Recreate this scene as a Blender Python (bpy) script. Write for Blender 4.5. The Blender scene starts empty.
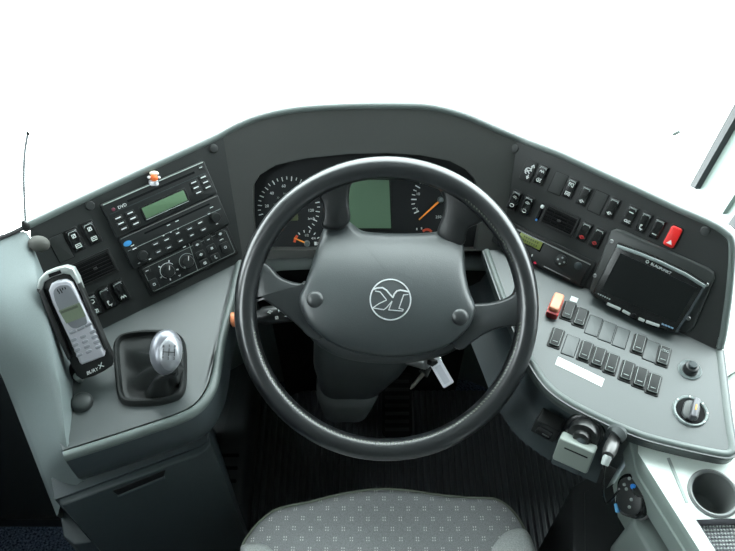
import bpy, bmesh, math, random
from math import sin, cos, pi, radians
from mathutils import Vector, Matrix
random.seed(7)
scn = bpy.context.scene
COL = scn.collection

# ------------------------------------------------------------------ camera
F_PX = 753.0
PIT = radians(52)
CAM = Vector((-.03, -.692, 1.83))
FW = Vector((0, cos(PIT), -sin(PIT)))
RT = Vector((1, 0, 0))
UP = Vector((0, sin(PIT), cos(PIT)))
cd = bpy.data.cameras.new('camera')
cd.sensor_width = 36
cd.lens = F_PX / 735 * 36
cd.clip_start = .02
cam = bpy.data.objects.new('camera', cd)
COL.objects.link(cam)
cam.location = CAM
cam.rotation_euler = (pi / 2 - PIT, 0, 0)
scn.camera = cam

def ray(u, v):
    return FW + RT * ((u - 367.5) / F_PX) - UP * ((v - 275.5) / F_PX)

def hit(u, v, o, n):
    r = ray(u, v)
    return CAM + r * ((o - CAM).dot(n) / r.dot(n))

def hz(u, v, z):
    return hit(u, v, Vector((0, 0, z)), Vector((0, 0, 1)))

def mat4(o, e1, e2, n):
    return Matrix(((e1.x, e2.x, n.x, o.x), (e1.y, e2.y, n.y, o.y), (e1.z, e2.z, n.z, o.z), (0, 0, 0, 1)))

def frame(o, yaw, tilt):
    a, t = radians(yaw), radians(tilt)
    e1 = Vector((cos(a), sin(a), 0))
    e2 = Vector((-sin(a) * cos(t), cos(a) * cos(t), sin(t)))
    return mat4(Vector(o), e1, e2, e1.cross(e2))

T = Matrix.Translation
def RZ(d): return Matrix.Rotation(radians(d), 4, 'Z')
def RX(d): return Matrix.Rotation(radians(d), 4, 'X')
def RY(d): return Matrix.Rotation(radians(d), 4, 'Y')

def loc(M, u, v, lift=0.0):
    """where the line of sight through (u,v) meets the plane z=lift of frame M, in M's own coordinates"""
    n = M.col[2].to_3d(); o = M.to_translation() + n * lift
    return M.inverted() @ hit(u, v, o, n)

def at(M, u, v, rot=0.0, lift=0.0):
    p = loc(M, u, v, lift)
    return M @ T(p) @ RZ(rot)

# panel frames, all real planes of the dashboard
LP = frame((-.366, .161, .91), 34, 55)      # radio side
RP = frame((.366, .161, .91), -33, 55) @ RZ(-1.3)      # hazard switch side
CP = frame((0, .16, .80), 3, 53)            # hood and cluster
LD = frame((-.38, -.05, .80), 24, 0)        # gear lever desk
RD = frame((.38, -.03, .80), -31, 0)        # right hand desk
WH = frame((0, 0, .86), 0, 37.5)            # steering wheel

# ------------------------------------------------------------------ materials
def s2l(c):
    return tuple(((x / 255) / 12.92 if x / 255 <= .04045 else ((x / 255 + .055) / 1.055) ** 2.4) for x in c)

MATS = {}
def mat(name, rgb, rough=.5, metal=0.0, spec=.5, grain=0.0, gscale=900, coat=0.0, emit=None):
    if name in MATS: return MATS[name]
    m = bpy.data.materials.new(name); m.use_nodes = True
    nt = m.node_tree; b = nt.nodes['Principled BSDF']
    b.inputs['Base Color'].default_value = (*rgb, 1)
    b.inputs['Roughness'].default_value = rough
    b.inputs['Metallic'].default_value = metal
    b.inputs['Specular IOR Level'].default_value = spec
    b.inputs['Coat Weight'].default_value = coat
    tc = nt.nodes.new('ShaderNodeTexCoord')
    nz = nt.nodes.new('ShaderNodeTexNoise'); nz.inputs['Scale'].default_value = gscale
    nt.links.new(tc.outputs['Object'], nz.inputs['Vector'])
    mx = nt.nodes.new('ShaderNodeMixRGB'); mx.blend_type = 'MULTIPLY'; mx.inputs[0].default_value = min(1, .12 + grain)
    mx.inputs[1].default_value = (*rgb, 1)
    nt.links.new(nz.outputs['Fac'], mx.inputs[2]); nt.links.new(mx.outputs[0], b.inputs['Base Color'])
    if grain:
        bp = nt.nodes.new('ShaderNodeBump'); bp.inputs['Strength'].default_value = grain; bp.inputs['Distance'].default_value = .0006
        nt.links.new(nz.outputs['Fac'], bp.inputs['Height']); nt.links.new(bp.outputs[0], b.inputs['Normal'])
    if emit:
        b.inputs['Emission Color'].default_value = (*emit[0], 1); b.inputs['Emission Strength'].default_value = emit[1]
    MATS[name] = m
    return m

M_PANEL = mat('charcoal_panel_plastic', (.019, .022, .0215), .5, spec=.5, grain=.25)
M_HOOD = mat('dark_hood_plastic', (.042, .045, .042), .48, spec=.8, grain=.25)
M_GREY = mat('grey_green_soft_plastic', (.110, .135, .128), .45, spec=.7, grain=.2)
M_DESK = mat('grey_desk_plastic', (.045, .056, .057), .42, spec=.9, grain=.25)
M_SKIRT = mat('slate_grey_plastic', (.042, .055, .060), .55, spec=.4, grain=.2)
M_BLACK = mat('black_plastic', (.010, .011, .011), .45, spec=.4)
M_MATT = mat('matt_black_plastic', (.006, .006, .007), .8, spec=.2)
M_GLOSS = mat('glossy_black_plastic', (.012, .013, .013), .22, spec=.6)
M_FACE = mat('radio_face_plastic', (.014, .016, .016), .4, spec=.5)
M_BTN = mat('black_rubber_button', (.017, .019, .019), .35, spec=.6)
M_WHITE = mat('white_print', (.75, .79, .78), .6, spec=.2)
M_PALE = mat('pale_grey_print_and_highlight', (.32, .36, .35), .6, spec=.2)  # also colours the painted highlights on panel rockers and upper player
M_RED = mat('red_plastic', (.75, .018, .015), .35, spec=.5)
M_REDP = mat('red_print', (.55, .02, .02), .5)
M_ORANGE = mat('orange_plastic', (.85, .16, .03), .4)
M_PEACH = mat('peach_plastic', (.80, .36, .22), .35)
M_NEEDLE = mat('orange_needle', (.95, .30, .04), .5)
M_BLUE = mat('blue_plastic', (.03, .22, .62), .4)
M_LCD = mat('green_lcd', (.115, .20, .115), .3, spec=.5)
M_LCD2 = mat('olive_lcd', (.19, .23, .05), .3, spec=.5)
M_LCD3 = mat('pale_green_lcd', (.135, .165, .115), .3, spec=.5)
M_LCDC = mat('dark_green_lcd', (.12, .20, .13), .4, spec=.4)
M_SCREEN = mat('black_glass_screen', (.010, .012, .012), .3, spec=.2)
M_SILVER = mat('silver_paint', (.20, .205, .23), .34, metal=.5)
M_PHONE = mat('pale_silver_plastic', (.42, .42, .46), .4, metal=.15)
M_CHROME = mat('chrome', (.72, .73, .74), .16, metal=1.0)
M_STEEL = mat('dull_steel', (.30, .31, .31), .38, metal=.9)
M_LEATHER = mat('black_leather', (.011, .0125, .014), .3, spec=1.0, grain=.10, gscale=500, coat=.1)
M_BOOT = mat('gaiter_leather', (.014, .016, .016), .5, spec=.28, grain=.15, gscale=400)
M_PAD = mat('wheel_pad_plastic', (.038, .047, .050), .42, spec=1.0, grain=.3, gscale=700)
M_SPOKE = mat('wheel_spoke_plastic', (.028, .032, .034), .36, spec=.8, grain=.1)
M_STITCH = mat('pale_thread', (.20, .22, .18), .9, spec=.1)
M_COLUMN = mat('column_plastic', (.05, .058, .059), .5, spec=.4, grain=.1)
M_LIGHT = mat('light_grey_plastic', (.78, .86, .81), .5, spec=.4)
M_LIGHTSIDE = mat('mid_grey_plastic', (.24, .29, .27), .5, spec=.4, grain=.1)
M_CUP = mat('cup_dark_grey_plastic', (.13, .14, .138), .4)
M_MOUNT = mat('grey_box_plastic', (.20, .23, .21), .4)
M_HEAD = mat('head_lining', (.10, .108, .107), .9)
M_WALLDK = mat('dark_wall_trim', (.022, .026, .028), .7, spec=.3)
M_RUBBER = mat('black_rubber_seal', (.02, .02, .022), .6)

def nd(nt, typ, **k):
    n = nt.nodes.new(typ)
    for a, b in k.items(): setattr(n, a, b)
    return n

def mth(nt, op, a, b=None):
    n = nt.nodes.new('ShaderNodeMath'); n.operation = op
    for i, x in enumerate((a, b)):
        if x is None: continue
        if isinstance(x, (int, float)): n.inputs[i].default_value = x
        else: nt.links.new(x, n.inputs[i])
    return n.outputs[0]

def fabric_mat():
    m = bpy.data.materials.new('patterned_seat_fabric'); m.use_nodes = True
    nt = m.node_tree; b = nt.nodes['Principled BSDF']; b.inputs['Roughness'].default_value = .95
    b.inputs['Specular IOR Level'].default_value = .15
    tc = nd(nt, 'ShaderNodeTexCoord'); sp = nd(nt, 'ShaderNodeSeparateXYZ')
    nt.links.new(tc.outputs['Object'], sp.inputs[0])
    P = .029
    r = mth(nt, 'DIVIDE', sp.outputs[1], P * .62)
    row = mth(nt, 'FLOOR', r)
    off = mth(nt, 'MULTIPLY', mth(nt, 'MODULO', mth(nt, 'ADD', row, 100.0), 2.0), .5)
    x = mth(nt, 'FRACT', mth(nt, 'ADD', mth(nt, 'ADD', mth(nt, 'DIVIDE', sp.outputs[0], P), 50.0), off))
    y = mth(nt, 'FRACT', mth(nt, 'ADD', r, 100.0))
    def near(c, t, w): return mth(nt, 'LESS_THAN', mth(nt, 'ABSOLUTE', mth(nt, 'SUBTRACT', c, t)), w)
    mk = mth(nt, 'MULTIPLY', mth(nt, 'MAXIMUM', near(x, .42, .030), near(x, .56, .030)),
             mth(nt, 'MAXIMUM', near(y, .40, .07), near(y, .66, .07)))
    nz = nd(nt, 'ShaderNodeTexNoise'); nz.inputs['Scale'].default_value = 900
    nt.links.new(tc.outputs['Object'], nz.inputs['Vector'])
    cr = nd(nt, 'ShaderNodeValToRGB'); cr.color_ramp.elements[0].color = (.21, .214, .22, 1); cr.color_ramp.elements[1].color = (.38, .39, .395, 1)
    cr.color_ramp.elements[0].position = .3; cr.color_ramp.elements[1].position = .7
    nt.links.new(nz.outputs['Fac'], cr.inputs[0])
    mx = nd(nt, 'ShaderNodeMixRGB'); nt.links.new(mk, mx.inputs[0]); nt.links.new(cr.outputs[0], mx.inputs[1]); mx.inputs[2].default_value = (.70, .72, .70, 1)
    nt.links.new(mx.outputs[0], b.inputs['Base Color'])
    bp = nd(nt, 'ShaderNodeBump'); bp.inputs['Strength'].default_value = .4; bp.inputs['Distance'].default_value = .001
    nt.links.new(nz.outputs['Fac'], bp.inputs['Height']); nt.links.new(bp.outputs[0], b.inputs['Normal'])
    return m

def speckle_mat(name, c0, c1, scale, rough=.95, p0=.35, p1=.65):
    m = bpy.data.materials.new(name); m.use_nodes = True
    nt = m.node_tree; b = nt.nodes['Principled BSDF']; b.inputs['Roughness'].default_value = rough
    b.inputs['Specular IOR Level'].default_value = .15
    tc = nd(nt, 'ShaderNodeTexCoord'); nz = nd(nt, 'ShaderNodeTexNoise'); nz.inputs['Scale'].default_value = scale; nz.inputs['Detail'].default_value = 3
    nt.links.new(tc.outputs['Object'], nz.inputs['Vector'])
    cr = nd(nt, 'ShaderNodeValToRGB'); e = cr.color_ramp.elements
    e[0].color = (*c0, 1); e[1].color = (*c1, 1); e[0].position = p0; e[1].position = p1
    nt.links.new(nz.outputs['Fac'], cr.inputs[0]); nt.links.new(cr.outputs[0], b.inputs['Base Color'])
    return m

def glass_mat():
    m = bpy.data.materials.new('window_glass'); m.use_nodes = True
    nt = m.node_tree; nt.nodes.clear()
    out = nd(nt, 'ShaderNodeOutputMaterial'); mix = nd(nt, 'ShaderNodeMixShader'); tr = nd(nt, 'ShaderNodeBsdfTransparent'); gl = nd(nt, 'ShaderNodeBsdfGlossy')
    fr = nd(nt, 'ShaderNodeFresnel'); fr.inputs['IOR'].default_value = 1.15
    gl.inputs['Roughness'].default_value = .02; tr.inputs['Color'].default_value = (.96, .985, .97, 1)
    nt.links.new(fr.outputs[0], mix.inputs[0]); nt.links.new(tr.outputs[0], mix.inputs[1]); nt.links.new(gl.outputs[0], mix.inputs[2])
    nt.links.new(mix.outputs[0], out.inputs[0])
    return m

M_FABRIC = fabric_mat()
M_BOLSTER = speckle_mat('light_grey_velour', (.44, .46, .45), (.60, .62, .61), 500)
M_CARPET = speckle_mat('blue_speckled_carpet', (.008, .012, .028), (.13, .17, .24), 190)
M_GLASS = glass_mat()

# ------------------------------------------------------------------ mesh helpers
def obj(name, bm, m, parent=None, M=None, sharp=38, smooth=True):
    bmesh.ops.recalc_face_normals(bm, faces=bm.faces[:])
    me = bpy.data.meshes.new(name); bm.to_mesh(me); bm.free()
    if smooth:
        for p in me.polygons: p.use_smooth = True
        me.set_sharp_from_angle(angle=radians(sharp))
    o = bpy.data.objects.new(name, me); COL.objects.link(o)
    me.materials.append(m)
    if parent: o.parent = parent
    if M is not None: o.matrix_local = M
    return o

def tag(o, label, cat, group=None):
    o['label'] = label; o['category'] = cat
    if group: o['group'] = group
    return o

def thing(name, label, cat, M, group=None):
    o = bpy.data.objects.new(name, None); COL.objects.link(o)
    o.empty_display_size = .01
    o.matrix_world = M
    return tag(o, label, cat, group)

def structure(name, bm, m, **k):
    o = obj(name, bm, m, **k); o['kind'] = 'structure'; return o

def new(): return bmesh.new()

def rings(bm, rs, cap0=True, cap1=True, close=True):
    V = [[bm.verts.new(p) for p in r] for r in rs]
    n = len(V[0])
    for a, b in zip(V, V[1:]):
        for i in range(n if close else n - 1):
            j = (i + 1) % n
            bm.faces.new((a[i], a[j], b[j], b[i]))
    if cap0: bm.faces.new(V[0][::-1])
    if cap1: bm.faces.new(V[-1])
    return V

def inset2(pts, d, lim=.012, rad=.24):
    if d <= lim: return offset(pts, d)
    b = offset(pts, lim); cx = sum(p[0] for p in b) / len(b); cy = sum(p[1] for p in b) / len(b)
    f = 1 - (d - lim) / rad
    return [(cx + (x - cx) * f, cy + (y - cy) * f) for x, y in b]

def rrect(w, h, r, seg=4):
    r = min(r, w / 2 - 1e-5, h / 2 - 1e-5)
    pts = []
    for cx, cy, a0 in ((w / 2 - r, h / 2 - r, 0), (-w / 2 + r, h / 2 - r, 90), (-w / 2 + r, -h / 2 + r, 180), (w / 2 - r, -h / 2 + r, 270)):
        for k in range(seg + 1):
            a = radians(a0 + 90 * k / seg)
            pts.append((cx + r * cos(a), cy + r * sin(a)))
    return pts

def offset(pts, d):
    """shrink a closed outline inward by d"""
    n = len(pts); out = []
    area = sum(pts[i][0] * pts[(i + 1) % n][1] - pts[(i + 1) % n][0] * pts[i][1] for i in range(n))
    s = 1 if area > 0 else -1
    for i in range(n):
        p0, p1, p2 = Vector(pts[i - 1][:2]), Vector(pts[i][:2]), Vector(pts[(i + 1) % n][:2])
        a = (p1 - p0); b = (p2 - p1)
        if a.length < 1e-9: a = b
        if b.length < 1e-9: b = a
        a.normalize(); b.normalize()
        na = Vector((-a.y, a.x)) * s; nb = Vector((-b.y, b.x)) * s
        m = na + nb
        if m.length < 1e-6: m = na
        m.normalize()
        k = d / max(.45, m.dot(na))
        q = p1 + m * k
        out.append((q.x, q.y))
    return out

def prism(bm, pts, z0, z1, bev=0.0, M=Matrix(), cap0=True, cap1=True, seg=3):
    rs = [[M @ Vector((x, y, z0)) for x, y in [p[:2] for p in pts]]]
    if bev <= 0:
        rs.append([M @ Vector((p[0], p[1], z1)) for p in pts])
    else:
        for k in range(seg + 1):
            a = pi / 2 * k / seg
            o = offset(pts, bev * (1 - cos(a)))
            rs.append([M @ Vector((x, y, z1 - bev + bev * sin(a))) for x, y in o])
    rings(bm, rs, cap0, cap1)

def rbox(bm, w, h, z0, z1, r=.002, bev=.001, x=0, y=0, M=Matrix(), rot=0):
    prism(bm, rrect(w, h, r), z0, z1, bev, M @ T((x, y, 0)) @ RZ(rot))

def lathe(bm, prof, seg=28, M=Matrix(), cap0=True, cap1=True):
    rs = [[M @ Vector((r * cos(2 * pi * k / seg), r * sin(2 * pi * k / seg), z)) for k in range(seg)] for r, z in prof]
    rings(bm, rs, cap0, cap1)

def tube(bm, pts, rad, seg=10, cap=True, closed=False, M=Matrix()):
    pts = [Vector(p) for p in pts]; n = len(pts)
    rs = []; nrm = None
    for i, p in enumerate(pts):
        if closed: t = (pts[(i + 1) % n] - pts[i - 1])
        else: t = pts[min(i + 1, n - 1)] - pts[max(i - 1, 0)]
        t.normalize()
        if nrm is None:
            nrm = t.orthogonal().normalized()
        else:
            nrm = (nrm - t * nrm.dot(t)).normalized()
        b = t.cross(nrm)
        r = rad[i] if isinstance(rad, (list, tuple)) else rad
        rs.append([M @ (p + nrm * (r * cos(2 * pi * k / seg)) + b * (r * sin(2 * pi * k / seg))) for k in range(seg)])
    if closed: rs.append(rs[0])
    rings(bm, rs, cap and not closed, cap and not closed)
    if closed: bmesh.ops.remove_doubles(bm, verts=bm.verts[:], dist=1e-6)

def spline(pts, n=8, closed=False):
    P = [Vector(p) for p in pts]; m = len(P); out = []
    for i in range(m if closed else m - 1):
        p0 = P[i - 1] if (closed or i > 0) else P[0]
        p1 = P[i]; p2 = P[(i + 1) % m]
        p3 = P[(i + 2) % m] if (closed or i + 2 < m) else P[-1]
        for k in range(n):
            t = k / n
            out.append(.5 * ((2 * p1) + (p2 - p0) * t + (2 * p0 - 5 * p1 + 4 * p2 - p3) * t * t + (3 * p1 - p0 - 3 * p2 + p3) * t ** 3))
    if not closed: out.append(P[-1])
    return out

def sweep(bm, pts, outs, ups, prof):
    """carry an open profile of (out, up) pairs along a path"""
    rs = [[p + o * a + u * b for a, b in prof] for p, o, u in zip(pts, outs, ups)]
    rings(bm, rs, False, False, close=False)

def stroke(bm, lines, w=.0009, z0=0, z1=.0003, M=Matrix(), sx=1, sy=None):
    sy = sx if sy is None else sy
    for ln in lines:
        P = [Vector((a * sx, b * sy)) for a, b in ln]
        for a, b in zip(P, P[1:]):
            d = b - a
            if d.length < 1e-7: continue
            t = d.normalized(); nn = Vector((-t.y, t.x)) * w / 2; e = t * w * .3
            q = [a - e + nn, a - e - nn, b + e - nn, b + e + nn]
            prism(bm, [(v.x, v.y) for v in q], z0, z1, 0, M)

def arc(r, a0, a1, n=8, cx=0, cy=0, ry=None):
    ry = r if ry is None else ry
    return [(cx + r * cos(radians(a0 + (a1 - a0) * k / n)), cy + ry * sin(radians(a0 + (a1 - a0) * k / n))) for k in range(n + 1)]

def lettering(bm, s, size, M, ext=.0002, shear=0.0, sx=1.0):
    c = bpy.data.curves.new('t', 'FONT'); c.body = s; c.size = size; c.align_x = 'CENTER'; c.align_y = 'CENTER'
    c.extrude = ext; c.resolution_u = 2; c.shear = shear
    o = bpy.data.objects.new('t', c); COL.objects.link(o)
    dg = bpy.context.evaluated_depsgraph_get(); dg.update()
    me = bpy.data.meshes.new_from_object(o.evaluated_get(dg))
    me.transform(M @ T((0, 0, ext)) @ Matrix.Diagonal((sx, 1, 1, 1)))
    bm.from_mesh(me)
    bpy.data.objects.remove(o); bpy.data.curves.remove(c); bpy.data.meshes.remove(me)

def xy(M, pix, lift=0.0):
    return [tuple(loc(M, u, v, lift)[:2]) for u, v in pix]

# ------------------------------------------------------------------ dashboard shell
def meet(A, B, z):
    """the point at height z where two tilted panels meet"""
    na, nb = A.col[2].to_3d(), B.col[2].to_3d()
    oa, ob = A.to_translation(), B.to_translation()
    k1 = na.dot(oa) - na.z * z; k2 = nb.dot(ob) - nb.z * z
    D = na.x * nb.y - na.y * nb.x
    return Vector(((k1 * nb.y - na.y * k2) / D, (na.x * k2 - k1 * nb.x) / D, z))

def onp(M, u, v): return hit(u, v, M.to_translation(), M.col[2].to_3d())
def at_z(M, p, q, z):
    """walk along pixel line p-q on panel M to height z"""
    a, b = onp(M, *p), onp(M, *q)
    return a + (b - a) * ((z - a.z) / (b.z - a.z))

dash = thing('dashboard', 'grey wrap-around bus dashboard with dark switch panels and two flat side desks', 'dashboard', T((0, .2, 0)))
DI = T((0, -.2, 0))
def dpart(name, bm, m, **k):
    for v in bm.verts: v.co = DI @ v.co
    return obj(name, bm, m, parent=dash, **k)

ZJ = .80
hood_top_px = [(240, 128), (262, 119.5), (295, 112.5), (343, 109), (400, 108.3), (432, 110), (463.5, 118), (490, 129)]
cl_top = onp(CP, 387, 115).z
mL0 = meet(LP, CP, ZJ); mR0 = meet(RP, CP, ZJ)
# top inner edge of the fascia (just under the lip)
def px_off(pp, d): return (pp[0], pp[1] + d)
lpt = at_z
Ltop_px = [(30, 228), (60, 213.5), (95, 197), (150, 171), (200, 148)]
Ltop = [onp(LP, *p) for p in Ltop_px]
Rtop_px = [(533, 147), (560, 157.5), (600, 176), (637, 193), (673, 210), (706, 224.5), (722, 234), (729, 245)]
Rtop = [onp(RP, *p) for p in Rtop_px]
mLt = meet(LP, CP, .972); mRt = meet(RP, CP, .953)
Htop = [onp(CP, u, v) for u, v in hood_top_px]

cluster_px = [(256, 250), (253, 215), (253, 186), (259, 175.5), (276, 165), (307, 158), (348, 154), (387, 153), (420, 155), (450, 161), (467, 170), (476, 181), (480, 200), (480, 225), (476, 250)]
cl = [onp(CP, *p) for p in cluster_px]
bm = new()
outer = [mL0, mLt] + Htop + [mRt, mR0]
vo = [bm.verts.new(p) for p in outer]; vi = [bm.verts.new(p) for p in cl]
es = [bm.edges.new((a, b)) for L in (vo, vi) for a, b in zip(L, L[1:] + L[:1])]
bmesh.ops.triangle_fill(bm, use_beauty=True, edges=es)
nC = CP.col[2].to_3d()
deep = [bm.verts.new(p - nC * .028) for p in cl]
for i in range(len(cl)):
    j = (i + 1) % len(cl); bm.faces.new((vi[i], vi[j], deep[j], deep[i]))
dpart('instrument_hood', bm, M_HOOD, smooth=False)

def fascia(pts, M, th=.006):
    bm = new(); n = M.col[2].to_3d()
    rings(bm, [[p - n * th for p in pts], pts]); return bm
Lend = onp(LP, 48, 352)
dpart('fascia_panel', fascia([mL0, mLt] + Ltop[::-1] + [onp(LP, 36, 290), at_z(LP, (36, 290), Lend and (50, 352), ZJ - .004), mL0 + Vector((0, 0, -.004))], LP), M_PANEL, smooth=False)
Rr = [onp(RP, 727, 285), onp(RP, 721, 329), at_z(RP, (719, 330), (715, 350), ZJ - .004)]
dpart('fascia_panel', fascia([mR0 + Vector((0, 0, -.004))] + [mRt] + Rtop + Rr, RP), M_PANEL, smooth=False)

# rolled lip round the whole top edge, its front falling to the floor
lip_path = Ltop + [mLt] + Htop + [mRt] + Rtop + [onp(RP, 727, 285), onp(RP, 721, 329), onp(RP, 717, 348)]
lipn = [LP] * len(Ltop) + [None] + [CP] * len(Htop) + [None] + [RP] * (len(Rtop) + 3)
sp, so, su = [], [], []
path = spline(lip_path, 5)
def nrm_at(i):
    k = i / 5; a = int(k); f = k - a
    def g(j):
        j = min(j, len(lipn) - 1); m = lipn[j]
        if m is None: return (lipn[j - 1].col[2].to_3d() + lipn[j + 1].col[2].to_3d()).normalized()
        return m.col[2].to_3d()
    return (g(a) * (1 - f) + g(a + 1) * f).normalized()
N = [nrm_at(i) for i in range(len(path))]
prof = [(-.001, .001), (.0008, .0025), (.0035, .0032), (.0075, .002), (.0098, -.002), (.0105, -.008), (.010, -.03), (.004, -.10)]
bm = new(); rs = []
for i, p in enumerate(path):
    t = (path[min(i + 1, len(path) - 1)] - path[max(i - 1, 0)]).normalized()
    n = N[i]; o = n.cross(t).normalized()
    if o.z < 0 and i < len(path) * .8: o = -o
    r = [p + o * a + n * b for a, b in prof]
    q = r[-1]; r.append(Vector((q.x, q.y, .45))); r.append(Vector((q.x, q.y, .0)))
    rs.append(r)
rings(bm, rs, False, False, close=False)
dpart('dash_lip', bm, M_GREY, sharp=60)

# screw caps
for F, u, v in ((LP, 90, 205.5), (LP, 213.5, 148.5), (RP, 514.5, 148.5), (RP, 705, 231)):
    bm = new(); M = at(F, u, v); lathe(bm, [(.0075, -.001), (.0075, .0015), (.0062, .003), (.003, .0036)], 18, M)
    dpart('screw_cap', bm, mat('screw_cap_plastic', (.022, .025, .025), .5))
# blank switch plates
def blank(F, u, v, w, h, rot=0, m=None):
    bm = new(); rbox(bm, w + .0016, h + .0016, -.001, .0006, .0015, .0003, M=at(F, u, v, rot)); dpart('plate_recess', bm, M_MATT)
    bm = new(); rbox(bm, w, h, -.001, .0013, .0015, .0006, M=at(F, u, v, rot)); dpart('blank_plate', bm, m or M_BLACK)
M_BLANKL = mat('blank_plate_plastic', (.019, .022, .021), .55)
M_BLANKD = mat('grey_blank_plate', (.040, .050, .051), .44, spec=.85, grain=.2)
blank(LP, 61, 248, .023, .042, 0, M_BLANKL)
blank(RP, 558, 183.5, .022, .036, 0, M_BLANKL); blank(RP, 598, 202.5, .022, .036, 0, M_BLANKL)
for u, v in ((593.5, 326), (607, 332), (621, 338), (651, 351.5), (570.4, 346)):
    blank(RD, u, v, .0205, .039, 6, M_BLANKD)

# cluster lower lip and knee panel
bm = new()
yl = mL0.y + .004
edge = [mL0 + Vector((.002, -.0, 0)), Vector((-.19, .172, ZJ)), Vector((0, .176, ZJ)), Vector((.19, .172, ZJ)), mR0 + Vector((-.002, 0, 0))]
e2 = spline(edge, 4)
sweep(bm, e2, [Vector((0, -1, 0))] * len(e2), [Vector((0, 0, 1))] * len(e2), [(-.03, -.028), (-.012, -.03), (-.006, -.032), (.002, -.036), (.008, -.044), (.006, -.054), (-.02, -.062)])
dpart('knee_lip', bm, mat('pale_knee_lip', (.17, .20, .195), .45, spec=.6), sharp=60)
bm = new()
sweep(bm, e2, [Vector((0, -1, 0))] * len(e2), [Vector((0, 0, 1))] * len(e2), [(0, -.002), (-.012, -.02), (-.018, -.04), (-.02, -.062), (-.04, -.2), (-.13, -.36), (-.16, -.80)])
dpart('knee_panel', bm, M_MATT)

# side desks: flat top, rolled edge, skirt
EDGE = [(-.004, -.006), (-.0005, .0008), (.0035, .0030), (.008, .0022), (.0110, -.002), (.0116, -.007), (.0108, -.011)]
SKIRT = [(.0108, -.009), (.0128, -.04), (.012, -.070), (.004, -.092), (-.010, -.102), (-.045, -.106)]
def desk(px_edge, closing, front=1.0, cut=0):
    pts = spline([hz(u, v, ZJ) for u, v in px_edge], 6)
    outs = []
    for i, p in enumerate(pts):
        t = (pts[min(i + 1, len(pts) - 1)] - pts[max(i - 1, 0)]); t.z = 0; t.normalize()
        outs.append(Vector((t.y, -t.x, 0)) * front)
    ups = [Vector((0, 0, 1))] * len(pts)
    bm = new(); sweep(bm, pts, outs, ups, EDGE); dpart('desk_edge', bm, M_GREY, sharp=60)
    bm = new(); sweep(bm, pts[cut:], outs[cut:], ups[cut:], SKIRT); dpart('desk_skirt', bm, M_SKIRT, sharp=60)
    inner = [p - o * .0035 for p, o in zip(pts, outs)]
    poly = inner + closing
    bm = new()
    rings(bm, [[p + Vector((0, 0, -.02)) for p in poly], poly]); dpart('desk_top', bm, M_DESK, smooth=False)
    return pts, outs

jl = [Vector((Lend.x - .035, Lend.y - .02, ZJ)), Vector((-.545, -.053, ZJ)), mL0 + Vector((.0, .004, 0))]
LE, LEo = desk([(237, 259), (229, 297), (219, 336), (214, 368), (208, 388), (196, 404.5), (178, 414.5), (140, 427.5), (100, 440.5), (63, 452)], jl, -1.0)
jr = [mR0 + Vector((0, .004, 0)), at_z(RP, (711, 340), (711, 352), ZJ) + Vector((-.0, .006, 0))]
RE, REo = desk([(722, 350), (731, 420), (735.5, 448), (732, 455), (722, 456), (690, 449.5), (655, 441), (632, 433.5), (600, 419.5), (567, 402.5), (545, 385), (528, 359), (515, 330), (503, 303), (492, 273), (484, 250)], jr, 1.0, cut=44)

# ------------------------------------------------------------------ left cheek trim
A_ = [(25, 231, .962), (33, 262, .945), (42, 300, .925), (51, 345, .89), (59, 395, .85), (65, 447, .803), (74, 465, .75), (83, 480, .695)]
B_ = [(-60, 255, .955), (-44, 282, .95), (-22, 322, .93), (0, 366, .87), (20, 416, .755), (41, 470, .64), (51, 496, .56), (58, 514, .51)]
A3 = spline([hz(*p) for p in A_], 4); B3 = spline([hz(*p) for p in B_], 4)
bm = new(); rs = []
for a, b in zip(A3, B3):
    d = (b - a)
    up = Vector((0, 0, 1)); zi = ZJ - .02 if a.z > .815 else a.z - .006
    r = [Vector((a.x + .004, a.y + .006, zi)), Vector((a.x + .002, a.y, a.z - .004)), a + d * .02]
    for t in (.1, .25, .4, .55, .7, .85): r.append(a + d * t + Vector((-.25, -.35, .9)) * .014 * sin(pi * t))
    r += [b + d * -.02, b + Vector((-.006, -.0, -.012)), Vector((b.x - .01, b.y + .02, b.z - .10)), Vector((b.x - .0, b.y + .06, 0.02))]
    rs.append(r)
rings(bm, rs, False, False, close=False)
dpart('side_trim', bm, mat('side_trim_plastic', (.20, .238, .24), .5, spec=.4, grain=.15), sharp=60)

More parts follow.
